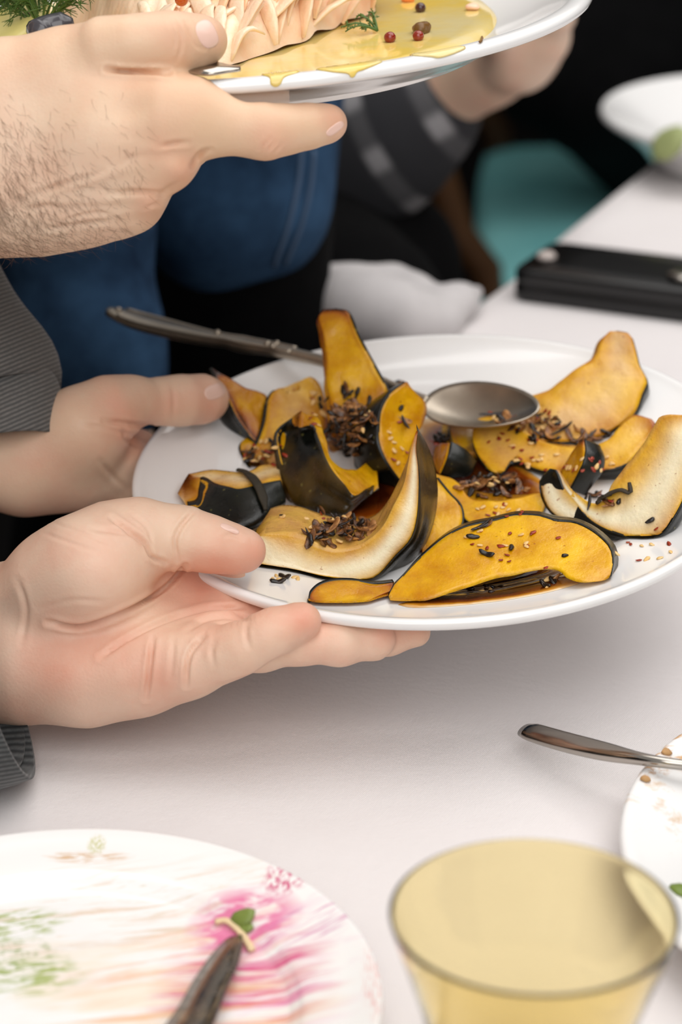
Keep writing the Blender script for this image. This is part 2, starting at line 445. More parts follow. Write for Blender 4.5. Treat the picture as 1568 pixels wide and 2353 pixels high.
wedge('C-shaped squash wedge at the thumb, pale cut face, heap of seeds in its hollow',
      [(586, 1240), (584, 1298), (601, 1332), (655, 1345), (704, 1356), (760, 1350), (830, 1338), (870, 1320), (907, 1278), (942, 1240), (957, 1194), (962, 1133), (962, 1076), (957, 1030), (962, 990)],
      [(609, 1228), (640, 1226), (666, 1225), (704, 1232), (731, 1253), (777, 1265), (827, 1255), (861, 1232), (884, 1206), (907, 1160), (926, 1118), (938, 1068), (946, 1025), (957, 990)],
      [(600, 1260, 1300), (957, 1010, 1325, -.016), (860, 1325, 1325, -.006)], [(560, 1110), (880, 930)], 46, 1, pale=1., pale_at=.42, brown=-.08, tips=(.2, .8), edge=.05, cav=.06, yellow=.15, bulge=.12, ribs=.1,
      back=[(600, 1215), (618, 1250), (650, 1275), (700, 1292), (750, 1302), (810, 1306), (875, 1302), (930, 1292), (968, 1262), (995, 1196), (1004, 1133), (1000, 1085), (991, 1045), (977, 1012), (964, 988)],
      backin=[(622, 1168), (650, 1160), (690, 1163), (740, 1180), (790, 1195), (830, 1196), (865, 1182), (892, 1150), (912, 1112), (932, 1068), (948, 1022), (959, 990)], bplane=[(640, 1230, 1252), (1000, 1130, 1290, .010), (800, 1305, 1300, .012)])
wedge('long banana-shaped squash wedge lying along the front rim above the brown sauce',
      [(893, 1365), (907, 1338), (925, 1320), (953, 1290), (992, 1256), (1030, 1229), (1076, 1210), (1137, 1199), (1182, 1189), (1236, 1190), (1274, 1200), (1320, 1203), (1355, 1218), (1385, 1241), (1404, 1264), (1409, 1295), (1402, 1325)],
      [(897, 1384), (920, 1386), (942, 1386), (999, 1376), (1076, 1350), (1137, 1328), (1182, 1320), (1213, 1313), (1259, 1308), (1288, 1314), (1305, 1330), (1340, 1340), (1390, 1334)],
      [(904, 1384, 1388), (1390, 1334, 1342), (1182, 1190, 1312)], [(890, 1396), (1400, 1350)], 46, 2, brown=.05, tips=(.3, .35), edge=.12, cav=.15, bulge=.1, bfac=.06,
      back=[(897, 1358), (912, 1334), (932, 1314), (962, 1284), (1002, 1250), (1040, 1223), (1086, 1204), (1142, 1193), (1186, 1184), (1240, 1185), (1280, 1194), (1328, 1197), (1366, 1212), (1396, 1236), (1415, 1262), (1420, 1296), (1408, 1330)], bplane=[(912, 1334, 1352, .004), (1410, 1290, 1312, .006), (1182, 1184, 1268, .004)])
wedge('small thin squash end with dark rind edge, squeezed between C-shaped wedge and front rim',
      [(712, 1376), (716, 1362), (735, 1345), (765, 1336), (810, 1336), (860, 1343), (905, 1338)], [(722, 1386), (745, 1390), (780, 1391), (820, 1391), (845, 1388), (868, 1374), (900, 1360)],
      [(715, 1385, 1388), (900, 1365, 1372), (800, 1338, 1366)], [(710, 1410), (905, 1395)], 55, 3, brown=.3, tips=(.4, .4), rind_th=.0016)
wedge('squash wedge cut by the picture edge, white band on its face and dark curled tip',
      [(1275, 1078), (1284, 1095), (1293, 1119), (1320, 1153), (1351, 1188), (1385, 1211), (1427, 1227), (1477, 1240), (1519, 1222), (1542, 1192), (1568, 1146), (1590, 1090), (1606, 1020), (1606, 960)],
      [(1283, 1078), (1293, 1094), (1312, 1123), (1343, 1146), (1372, 1156), (1393, 1143), (1408, 1112), (1427, 1084), (1458, 1042), (1485, 1008), (1505, 975), (1520, 957), (1570, 950)],
      [(1280, 1085, 1200), (1550, 955, 1200), (1440, 1232, 1240)], [(1290, 1030), (1470, 930)], 46, 4, pale=1., pale_at=.38, brown=-.04, tips=(.5, .2), edge=.35, bulge=.15,
      back=[(1258, 1080), (1240, 1104), (1247, 1145), (1272, 1180), (1320, 1208), (1380, 1232), (1440, 1246), (1490, 1250), (1535, 1228), (1562, 1192), (1590, 1140), (1612, 1085), (1625, 1020), (1618, 960)], bplane=[(1234, 1090, 1190, .004), (1440, 1246, 1246, .008), (1618, 980, 1172, .016)], bfac=.1)
wedge('tall squash wedge leaning at the back of the plate, seeds sprinkled on its foot',
      [(1418, 764), (1448, 770), (1460, 800), (1469, 836), (1487, 872), (1476, 901), (1458, 947), (1420, 985), (1360, 1008), (1270, 1018), (1180, 1012), (1108, 980)],
      [(1403, 764), (1384, 782), (1368, 818), (1328, 851), (1274, 889), (1243, 904), (1198, 918), (1152, 935), (1113, 950)],
      [(1420, 768, 945, .006), (1113, 965, 1005), (1400, 990, 1000)], [(1330, 720), (1050, 920)], 42, 5, pale=.3, pale_at=.45, brown=.02, tips=(.5, .1), edge=.1)
wedge('squash crescent with upturned horns and sesame on its front, below the tall leaning wedge',
      [(1092, 965), (1085, 1000), (1094, 1035), (1113, 1065), (1140, 1092), (1158, 1080), (1172, 1056), (1190, 1056), (1221, 1069), (1251, 1079), (1293, 1082), (1335, 1082), (1389, 1081), (1431, 1073), (1460, 1050), (1485, 1012), (1507, 972)],
      [(1100, 960), (1129, 956), (1167, 958), (1194, 977), (1213, 993), (1244, 1010), (1274, 1020), (1305, 1025), (1335, 1025), (1370, 1020), (1397, 1008), (1419, 985), (1439, 962), (1462, 952), (1498, 962)],
      [(1100, 962, 1030), (1500, 965, 1030), (1290, 1082, 1108)], [(1090, 925), (1500, 915)], 50, 6, pale=.15, brown=.1, tips=(.1, .5), edge=.18)
wedge('orange-skinned squash crescent showing only its rounded end, behind the crescent with upturned horns',
      [(1040, 957), (1034, 985), (1040, 1015), (1056, 1046), (1080, 1070), (1120, 1083), (1180, 1075)], [(1060, 951), (1085, 950), (1105, 958), (1140, 975), (1165, 1000), (1180, 1020), (1190, 1035)],
      [(1050, 957, 1035, .012), (1185, 1040, 1045, .012), (1080, 1070, 1085, .012)], [(1090, 900), (1230, 960)], 45, 7, brown=.22, tips=(.2, .2), yellow=1.6)
wedge('small pointed squash tip standing upright, dark behind, between crescent and picture edge wedge',
      [(1336, 1008), (1339, 1035), (1333, 1065), (1322, 1090), (1305, 1125)], [(1330, 1009), (1310, 1033), (1297, 1058), (1286, 1082), (1288, 1118)],
      [(1334, 1010, 1140, -.004), (1292, 1120, 1140), (1330, 1080, 1140, -.012)], [(1300, 1000), (1272, 1120)], 28, 8, brown=.3, tips=(.5, .1))
wedge('spear-shaped squash wedge standing upright with a browned tip, tallest on the plate',
      [(768, 709), (800, 718), (821, 764), (840, 802), (859, 837), (878, 871), (889, 897), (880, 940), (850, 985)], [(742, 709), (731, 730), (738, 755), (745, 795), (749, 833), (751, 879), (756, 925), (762, 960), (775, 1000)],
      [(760, 712, 990, -.008), (800, 985, 1000, -.024), (880, 895, 1000, -.020)], [(690, 720), (700, 980)], 38, 9, brown=.12, tips=(1.2, .3), edge=.75, cav=.4)
wedge('narrow squash wedge with charred pointed tip next to the far thumb',
      [(487, 843), (499, 873), (522, 917), (536, 955), (561, 992), (592, 1025)], [(492, 845), (528, 868), (561, 893), (591, 900), (613, 914), (612, 950), (607, 1000)],
      [(490, 846, 995, .004), (600, 1010, 1015), (540, 960, 1010)], [(560, 800), (680, 980)], 40, 10, brown=.38, tips=(1.5, .1), edge=1.0)
wedge('pale squash slab with browned upper edge, between the charred tip and the spear',
      [(660, 905), (630, 902), (614, 927), (607, 971), (591, 1017), (572, 1047), (575, 1078)], [(688, 897), (695, 878), (711, 868), (729, 875), (742, 896), (752, 930), (757, 965), (745, 1015), (690, 1075)],
      [(690, 880, 1010, .012), (600, 1070, 1075), (745, 1000, 1040, .006)], [(800, 860), (800, 1080)], 34, 11, pale=.22, pale_at=.5, brown=.2, tips=(.25, .25), edge=.5)
wedge('dark ribbed squash wedge turning its rind to the viewer in the middle of the plate',
      [(690, 985), (718, 981), (733, 1009), (748, 1044), (767, 1078), (794, 1109), (817, 1136), (844, 1121), (872, 1106)], [(690, 950), (728, 962), (738, 985), (752, 1017), (767, 1051), (800, 1074), (832, 1070), (852, 1050), (862, 1036)],
      [(715, 965, 1110, -.004), (868, 1095, 1135), (770, 1080, 1160, -.018)], [(745, 925), (890, 1010)], 56, 12, brown=.12, tips=(.15, .2), ribs=.26, edge=.1, yellow=.3, bulge=.36,
      back=[(668, 964), (641, 985), (630, 1006), (633, 1045), (645, 1101), (662, 1145), (700, 1160), (745, 1172), (800, 1168), (838, 1145), (872, 1118)], bplane=[(640, 985, 1135), (660, 1147, 1165), (800, 1172, 1180)])
wedge('dark squash wedge lying on its side nearest the thumb, pale top and torn stem end',
      [(462, 1093), (472, 1097), (492, 1109), (526, 1120), (553, 1126), (599, 1117), (645, 1106)], [(434, 1083), (477, 1077), (515, 1081), (545, 1085), (565, 1085), (607, 1067), (640, 1052)],
      [(440, 1085, 1128), (640, 1065, 1140), (553, 1126, 1196, -.004)], [(420, 1062), (640, 1035)], 62, 13, pale=.55, brown=.16, tips=(.3, .1), ribs=.1, edge=.1, bulge=.34, bfac=.8,
      back=[(430, 1150), (433, 1168), (445, 1184), (468, 1197), (503, 1211), (548, 1222), (592, 1213), (625, 1190), (655, 1165)], bplane=[(432, 1140, 1165), (650, 1165, 1190), (548, 1222, 1228)])
wedge('narrow upright squash wedge with dark rind edge and one husk stuck on its face',
      [(932, 878), (897, 906), (878, 940), (874, 982), (876, 1017), (890, 1055), (913, 1093), (934, 1120)], [(940, 893), (966, 917), (979, 940), (975, 967), (964, 990), (955, 1013), (946, 1047), (944, 1100)],
      [(935, 882, 1080), (940, 1115, 1125), (876, 985, 1085, -.018)], [(1050, 890), (1030, 1100)], 42, 14, brown=.16, tips=(.4, .2), edge=.15)
wedge('squash piece half hidden behind the dark rind of the C-shaped wedge',
      [(1005, 1095), (1032, 1128), (1055, 1152), (1063, 1179), (1059, 1206), (1035, 1228), (1005, 1255), (985, 1272)], [(985, 1095), (980, 1130), (978, 1160), (975, 1190), (972, 1220), (970, 1250), (970, 1272)],
      [(1000, 1100, 1190), (985, 1270, 1275), (1060, 1190, 1230)], [(930, 1090), (920, 1270)], 40, 15, brown=.14, tips=(.3, .3))
wedge('low squash crescent filled with seeds, between C-shaped wedge and picture edge wedge',
      [(998, 1078), (1005, 1110), (1030, 1143), (1058, 1178), (1072, 1200), (1094, 1207), (1159, 1196), (1236, 1188), (1256, 1162)], [(1004, 1078), (1033, 1092), (1056, 1111), (1079, 1140), (1121, 1153), (1178, 1151), (1226, 1140), (1250, 1138)],
      [(1002, 1085, 1135), (1250, 1145, 1165), (1094, 1205, 1215)], [(1020, 1040), (1260, 1095)], 50, 16, brown=.12, tips=(.2, .4))
wedge('small dark squash chunk at the middle of the plate, behind the low seed-filled crescent',
      [(1037, 1019), (1032, 1048), (1024, 1070), (1015, 1090)], [(1003, 1028), (1000, 1045), (1001, 1065), (1006, 1085)],
      [(1030, 1022, 1090), (1010, 1088, 1095), (1034, 1050, 1095, -.008)], [(985, 1020), (988, 1090)], 40, 17, brown=.38, tips=(.3, .3))
SQ_BVH = BVHTree.FromPolygons([tuple(v) for v in np.concatenate(SQV)], SQF)

# ================================================================== SEEDS, SPICES, GLAZE
def seed_mat(name, c1, c2, rough=.35):
    m = M(name); n = m.noise(330, 3, .6); m.set(Base_Color=m.mix(m.ramp(n, [(.35, 0.), (.65, 1.)]), c1, c2), Roughness=rough); m.bump(n, .5, .0008); return m.m
SEEDM = {'brown': seed_mat('toasted husk', srgb(46, 24, 12), srgb(142, 92, 48)), 'tan': seed_mat('golden husk', srgb(120, 72, 34), srgb(196, 142, 84)),
         'black': seed_mat('charred seed', srgb(16, 12, 10), srgb(46, 30, 20), .28), 'sesame': seed_mat('sesame', srgb(226, 178, 104), srgb(244, 212, 150), .4),
         'chili': seed_mat('chili flake', srgb(120, 26, 6), srgb(186, 64, 16), .35)}
def seed_shape(l, w, t, hollow=0, taper=.35, bend=0, nu=10, nv=8, seed=0):
    N = Noise(seed); V = []
    for i in range(nu + 1):
        u = i / nu; x = (u - .5) * l; r = math.sqrt(max(0, 1 - (2 * u - 1) ** 2)) * (1 - taper * (u - .3)) + .02
        for j in range(nv):
            a = 2 * math.pi * j / nv; z = math.sin(a) * t / 2 * r
            if hollow and z > 0: z *= (1 - hollow * r)
            V.append((x, math.cos(a) * w / 2 * r, z + bend * (2 * u - 1) ** 2))
    V = np.array(V); V = V + np.stack([N(V, l * .3), N(V + 9, l * .3), N(V + 5, l * .3)], 1) * t * .08
    F = [(i * nv + j, i * nv + (j + 1) % nv, (i + 1) * nv + (j + 1) % nv, (i + 1) * nv + j) for i in range(nu) for j in range(nv)]
    F += [tuple(range(nv))[::-1], tuple(nu * nv + j for j in range(nv))]
    return V, F
def mesh_only(name, V, F, mat):
    o = obj(name, V, F, mat); me = o.data; bpy.data.objects.remove(o); return me
SHAPES = {}
for i in range(3):
    for c in ('brown', 'tan'):
        SHAPES.setdefault('husk_' + c, []).append(mesh_only('squash_seed', *seed_shape((.0072 + .0008 * i), .0033, .0021, .9, .35, .0008 * i, seed=i), SEEDM[c]))
    SHAPES.setdefault('dark', []).append(mesh_only('charred_seed', *seed_shape(.0038 + .0013 * i, .0022, .0019, 0, .3, .0006 * i, seed=10 + i), SEEDM['black']))
    SHAPES.setdefault('sliver', []).append(mesh_only('charred_sliver', *seed_shape(.0095 + .002 * i, .0017, .0011, 0, .6, .0011, seed=20 + i), SEEDM['black']))
    SHAPES.setdefault('sesame', []).append(mesh_only('sesame_seed', *seed_shape(.0033, .0021, .0011, 0, .5, 0, 7, 7, seed=30 + i), SEEDM['sesame']))
    SHAPES.setdefault('chili', []).append(mesh_only('chili_flake', *seed_shape(.0022 + .0005 * i, .0016, .0005, 0, .2, .0002, 5, 6, seed=40 + i), SEEDM['chili']))
NAMES = {'husk_brown': ('squash_seed', 'seed'), 'husk_tan': ('squash_seed', 'seed'), 'dark': ('charred_seed', 'seed'), 'sliver': ('charred_sliver', 'herb'), 'sesame': ('sesame_seed', 'seed'), 'chili': ('chili_flake', 'spice')}
WORDS = {'husk_brown': 'dark brown toasted squash seed', 'husk_tan': 'golden brown toasted squash seed', 'dark': 'black charred seed', 'sliver': 'black charred sliver', 'sesame': 'pale sesame seed', 'chili': 'red chili flake'}
_FV, _FF = np.concatenate(SQV), SQF
_hv, _hf = lathe(held_prof, PC, PN, 96)
FOOD_BVH = BVHTree.FromPolygons([tuple(v) for v in _FV] + [tuple(v) for v in _hv], list(_FF) + [tuple(i + len(_FV) for i in f) for f in _hf])
def hit(bvh, px, py):
    r = ray(px, py); r = r / np.linalg.norm(r); loc, nor, idx, d = bvh.ray_cast(Vector(CAM), Vector(r))
    if loc is None: return None
    n = np.array(nor); n = -n if n @ r > 0 else n
    return np.array(loc), n
def scatter(where, cx, cy, rx, ry, mix, pile=0.0, rot=0., up=.5):
    ca, sa = math.cos(math.radians(rot)), math.sin(math.radians(rot))
    for kind, cnt in mix:
        for _ in range(cnt):
            a = rng.uniform(0, 6.283); q = math.sqrt(rng.uniform(0, 1)); x, y = rx * q * math.cos(a), ry * q * math.sin(a)
            h = hit(FOOD_BVH, cx + x * ca - y * sa, cy + x * sa + y * ca)
            if h is None: continue
            p, n = h; n = n * (1 - up) + PN * up; n /= np.linalg.norm(n)
            me = SHAPES[kind][int(rng.integers(3))]; o = bpy.data.objects.new(NAMES[kind][0], me); COL.objects.link(o)
            lay = pile * rng.uniform(0, 1) * (1 - q * q) + .0004
            tilt = Vector(n + rng.normal(size=3) * (.35 if pile else .12)); qt = tilt.to_track_quat('Z', 'Y').to_matrix().to_4x4()
            o.matrix_world = Matrix.Translation(Vector(p + n * lay)) @ qt @ Matrix.Rotation(rng.uniform(0, 6.28), 4, 'Z') @ Matrix.Scale(rng.uniform(.8, 1.2), 4)
            tag(o, WORDS[kind] + ' ' + where, NAMES[kind][1], WORDS[kind] + 's ' + where)
W_ = 'in the hollow of the C-shaped squash wedge'
scatter(W_, 785, 1225, 78, 26, [('husk_brown', 24), ('husk_tan', 14), ('dark', 22), ('sliver', 6), ('sesame', 8)], .007, -8)
scatter(W_, 740, 1205, 120, 32, [('husk_brown', 4), ('dark', 3), ('sesame', 5), ('chili', 4)], .002)
W_ = 'heaped at the foot of the spear-shaped squash wedge'
scatter(W_, 808, 990, 55, 62, [('husk_brown', 34), ('husk_tan', 20), ('dark', 50), ('sliver', 10), ('sesame', 6)], .009, 15)
scatter(W_, 800, 925, 50, 30, [('husk_brown', 4), ('dark', 5), ('sliver', 3)], .002)
W_ = 'on the foot of the tall leaning squash wedge'
scatter(W_, 1200, 960, 90, 34, [('husk_brown', 16), ('husk_tan', 10), ('dark', 14), ('sesame', 22), ('chili', 24), ('sliver', 4)], .003, 12)
scatter(W_, 1310, 1004, 95, 15, [('husk_brown', 5), ('husk_tan', 3), ('dark', 9), ('sliver', 5)], .004, -2)
W_ = 'in the low squash crescent'
scatter(W_, 1135, 1122, 82, 22, [('husk_tan', 10), ('husk_brown', 12), ('dark', 16), ('sesame', 6)], .006)
W_ = 'beside the pale squash slab'
scatter(W_, 610, 1045, 50, 30, [('husk_brown', 3), ('dark', 4), ('sesame', 12), ('chili', 12)], .003)
W_ = 'at the edge of the pale squash slab'
scatter(W_, 728, 940, 26, 45, [('dark', 3), ('sesame', 8), ('chili', 4)], .002)
W_ = 'on the squash wedge cut by the picture edge'
scatter(W_, 1385, 1150, 40, 16, [('husk_tan', 1), ('husk_brown', 2), ('dark', 3), ('sliver', 3), ('chili', 5)], .002)
scatter(W_, 1510, 1205, 25, 18, [('dark', 1), ('chili', 1)], .001)
W_ = 'on the front face of the horned squash crescent'
scatter(W_, 1310, 1065, 130, 22, [('sesame', 18), ('chili', 14)], 0)
scatter(W_, 1180, 1010, 60, 40, [('chili', 10), ('sesame', 2)], 0)
W_ = 'on the narrow upright squash wedge'
scatter(W_, 915, 1000, 30, 75, [('sesame', 6), ('chili', 3), ('dark', 1)], 0, -8)
scatter(W_, 918, 965, 12, 12, [('husk_tan', 1), ('sliver', 1)], 0)
scatter(W_, 920, 880, 10, 6, [('husk_brown', 1), ('dark', 1)], 0)
W_ = 'on the long banana-shaped squash wedge'
scatter(W_, 1155, 1240, 90, 25, [('sesame', 7), ('chili', 9), ('dark', 1)], 0)
scatter(W_, 1200, 1270, 150, 40, [('dark', 3), ('chili', 6)], 0)
scatter(W_, 1108, 1205, 10, 12, [('sliver', 2), ('husk_brown', 1)], 0)
W_ = 'in the brown glaze along the front rim'
scatter(W_, 1265, 1345, 16, 10, [('dark', 5), ('sesame', 2), ('husk_tan', 1)], .003)
scatter(W_, 1130, 1355, 50, 9, [('dark', 4), ('sesame', 3)], 0)
scatter(W_, 650, 1330, 50, 10, [('sesame', 5), ('dark', 2)], 0)
scatter(W_, 573, 1302, 10, 6, [('dark', 3)], .002)
W_ = 'strewn on the bare plate by the picture edge'
scatter(W_, 1480, 1265, 70, 25, [('sesame', 6), ('chili', 4)], 0)
W_ = 'on the seed-filled low crescent rim'
scatter(W_, 1150, 1175, 80, 14, [('sesame', 8), ('chili', 6)], 0)
_hs = [hit(FOOD_BVH, *q) for q in spline([(545, 1086), (566, 1092), (584, 1108), (597, 1132), (604, 1158), (607, 1176)], 22)]
_pt = np.array([h[0] + h[1] * .0014 for h in _hs]); _nn = np.array([h[1] for h in _hs]).mean(0)
tag(obj('sage_strip', *tube(_pt, np.interp(range(22), [0, 6, 16, 21], [.0012, .0026, .0022, .0008]), .0006, 8, up=_nn), simple('dried herb', srgb(58, 50, 34), .7, 0, 400, .3, (.5, .001))), 'dark dried herb strip hanging over the squash wedge nearest the thumb', 'herb')
_hs = [hit(FOOD_BVH, *q) for q in spline([(1375, 1160), (1400, 1140), (1430, 1128), (1452, 1135), (1450, 1112)], 18)]
_hs = [h for h in _hs if h is not None]; _pt = np.array([h[0] + h[1] * .0016 for h in _hs])
tag(obj('sage_strip', *tube(_pt, np.interp(range(len(_pt)), [0, 6, len(_pt) - 1], [.0012, .0020, .0008]), .0006, 8, up=PN), simple('dried herb sprig', srgb(64, 52, 34), .7, 0, 400, .3)), 'dark dried herb strip in the squash wedge cut by the picture edge', 'herb')
scatter('behind the small dark squash chunk', 1010, 1010, 20, 18, [('dark', 5), ('chili', 3)], .001)

def patch(name, bvh, poly, off, mat, parent=None, step=7, edge=.6):
    """a thin film lying on whatever surface is met inside a picture polygon"""
    P2 = spline(list(poly) + [poly[0]], 73)[:-1]; c = P2.mean(0); V, F, ks = [], [], []
    rings = [1, .97, .9, .78, .62, .45, .28, .12]; m = len(P2)
    for s_ in rings:
        for q in P2: V.append(c + (q - c) * s_); ks.append(off * (.15 if s_ == 1 else .75 if s_ == .97 else 1))
    W3, ok = [], []
    for q, k in zip(V, ks):
        h = hit(bvh, *q); ok.append(h is not None); W3.append(h[0] + h[1] * k if h is not None else np.zeros(3))
    for i in range(len(rings) - 1):
        for j in range(m):
            f = (i * m + j, i * m + (j + 1) % m, (i + 1) * m + (j + 1) % m, (i + 1) * m + j)
            if all(ok[q] for q in f): F.append(f)
    F.append(tuple((len(rings) - 1) * m + j for j in range(m)))
    return obj(name, np.array(W3), F, mat, parent, attrs={'edge': np.repeat([1, .95, .75, .45, .2, .05, 0, 0], m)})
def film(name, col, rough=.06, alpha=1., trans=0):
    m = M(name); n = m.noise(60, 3); m.set(Base_Color=m.mix(m.ramp(n, [(.3, 0.), (.7, 1.)]), col[0], col[1]), Roughness=rough, Coat_Weight=.6, Coat_Roughness=.03, Alpha=alpha); return m.m
PLATE_BVH = BVHTree.FromPolygons([tuple(v) for v in _hv], _hf)
_g = M('brown glaze'); _n = _g.noise(60, 3); _e = _g.math('ADD', _g.attr('edge'), _g.math('MULTIPLY', _g.math('SUBTRACT', _n, .5), .8))
_g.set(Base_Color=_g.ramp(_e, [(.1, srgb(48, 14, 3)), (.45, srgb(120, 52, 8)), (.8, srgb(206, 140, 40)), (1., srgb(226, 196, 150))]), Roughness=.07, Coat_Weight=.5, Coat_Roughness=.03); mg = _g.m
g1 = patch('brown_glaze', PLATE_BVH, [(915, 1390), (1010, 1366), (1080, 1340), (1140, 1316), (1230, 1306), (1310, 1316), (1340, 1336), (1290, 1354), (1220, 1370), (1130, 1384), (1030, 1394), (950, 1397)], .0006, mg)
tag(g1, 'glossy brown glaze pooled on the plate below the long banana-shaped squash wedge', 'sauce')
g2 = patch('brown_glaze', PLATE_BVH, [(955, 965), (1030, 960), (1110, 1020), (1220, 1085), (1270, 1140), (1190, 1195), (1060, 1190), (985, 1150), (950, 1060)], .0006, mg)
g3 = patch('brown_glaze', PLATE_BVH, [(700, 1120), (780, 1090), (880, 1080), (940, 1100), (930, 1170), (860, 1200), (760, 1200), (690, 1180)], .0006, mg)
tag(g3, 'dark brown glaze pooled below the ribbed squash wedge in the middle', 'sauce')
tag(g2, 'brown glaze pooled between the squash wedges at the middle of the plate', 'sauce')

# ================================================================== CUTLERY AND TABLEWARE
def px_path(pts, n=60):
    """points (px,py,depth,half-width px,thickness mm)"""
    s = spline(pts, n); return np.array([P(a, b, c) for a, b, c, _, _ in s]), s[:, 3] * s[:, 2] / FPX, s[:, 4] / 1000
def serving_spoon():
    d1 = plane_depth(1000, 935, -.002); d2 = plane_depth(690, 818, .006); f = lambda x: d2 + (690 - x) * (d1 - d2) / (690 - 1000)
    raw = [(250, 716, 13, 2.4), (270, 722, 22, 2.6), (310, 737, 30, 3), (360, 751, 31, 3.2), (420, 766, 26, 3.4), (480, 779, 19, 3.4), (520, 785, 15, 3.2), (552, 792, 20, 3.6), (580, 797, 20, 3.4), (620, 803, 17, 3.2), (690, 817, 15, 3), (760, 835, 13, 2.8), (860, 870, 11, 2.6), (930, 900, 11, 2.4), (985, 922, 14, 2.0)]
    path, ra, rb = px_path([(x, y, f(x), w, t) for x, y, w, t in raw], 90)
    root = tag(empty('serving_spoon', path[60]), 'tarnished ornate serving spoon lying across the back rim of the squash plate', 'spoon')
    V, F = tube(path, ra, rb, 20, up=PN)
    T, U, B = frames(path); B = PN - T * (T @ PN)[:, None]; B /= np.linalg.norm(B, axis=1)[:, None]; U = np.cross(B, T)
    obj('handle', V, F, MAT['old_silver'], root)
    for s in (-1, 1):
        q = path[4:52] + U[4:52] * (ra[4:52] * .72 * s)[:, None] + B[4:52] * (rb[4:52] * .72)[:, None]
        obj('handle_ridge', *tube(q, .0011, seg=8), MAT['old_silver'], root)
    for i, s in ((46, -.5), (46, .5), (44, 0.0), (30, .5), (3, 0)):
        c = path[i] + U[i] * ra[i] * s + B[i] * rb[i] * .9
        a = [(.0001 + .0017 * math.sin(t), .0017 * math.cos(t)) for t in np.linspace(0, math.pi, 9)]
        obj('bead', *lathe(a, c, PN, 12), MAT['old_silver'], root)
    ax = P(1232, 948, plane_depth(1232, 975, .0)) - P(985, 925, f(985)); L = np.linalg.norm(ax); ax /= L; n = PN - ax * (PN @ ax); n /= np.linalg.norm(n); n = n + camdir((-.1, .45, -.2)) * .25; n -= ax * (n @ ax); n /= np.linalg.norm(n); sd = np.cross(n, ax)
    c = P(985, 925, f(985)) + ax * L * .5 + n * .002
    nu, nv = 14, 40; V = []; F = []
    for side, off in ((0, 0.), (1, -.0011)):
        for i in range(nu + 1):
            r = i / nu
            for j in range(nv):
                a = 2 * math.pi * j / nv; egg = 1 - .14 * math.cos(a)
                V.append(c + ax * (L * .53 * r * math.cos(a)) + sd * (.0165 * egg * r * math.sin(a)) + n * (-.0085 * (1 - r * r) + off))
    k = (nu + 1) * nv
    for i in range(nu):
        for j in range(nv):
            a, b, c_, d = i * nv + j, i * nv + (j + 1) % nv, (i + 1) * nv + (j + 1) % nv, (i + 1) * nv + j
            F += [(a, b, c_, d), (a + k, d + k, c_ + k, b + k)]
    for j in range(nv): a, b = nu * nv + j, nu * nv + (j + 1) % nv; F.append((a, b, b + k, a + k))
    obj('bowl', np.array(V), F, MAT['old_silver'], root)
serving_spoon()

def stain_plate_mat(name, stains):
    m = M(name); c = srgb(243, 242, 241)
    base = None
    for (cx, cy, rx, ry, rot, col, nsc, stretch, lo, amt) in stains:
        tc = m.node('ShaderNodeTexCoord'); mp = m.node('ShaderNodeMapping', vector_type='TEXTURE')
        mp.inputs['Location'].default_value = (cx, cy, 0); mp.inputs['Rotation'].default_value = (0, 0, math.radians(rot)); mp.inputs['Scale'].default_value = (rx, ry, 1)
        m.link(tc.outputs['Object'], mp.inputs[0])
        mp2 = m.node('ShaderNodeMapping'); mp2.inputs['Scale'].default_value = (1, 1, 0); m.link(mp.outputs[0], mp2.inputs[0])
        g = m.node('ShaderNodeTexGradient', gradient_type='SPHERICAL'); m.link(mp2.outputs[0], g.inputs[0])
        mp3 = m.node('ShaderNodeMapping'); mp3.inputs['Scale'].default_value = (1 / stretch, 1, 1); mp3.inputs['Location'].default_value = (cx * 90, cy * 70, 0); m.link(mp2.outputs[0], mp3.inputs[0])
        n = m.noise(nsc, 6, .62, mp3.outputs[0], .4)
        msk = m.math('MULTIPLY', m.ramp(n, [(lo, 0.), (lo + .13, 1.)]), m.ramp(g.outputs['Fac'], [(0., 0.), (.45, 1.)]))
        c = m.mix(m.math('MULTIPLY', msk, amt), c, col)
    m.set(Base_Color=c, Roughness=.14, Coat_Weight=.3, Coat_Roughness=.06); return m.m
def off_mm(px, py, ctr, h):
    q = ontable(px, py, h) - ctr; return q[0], q[1]
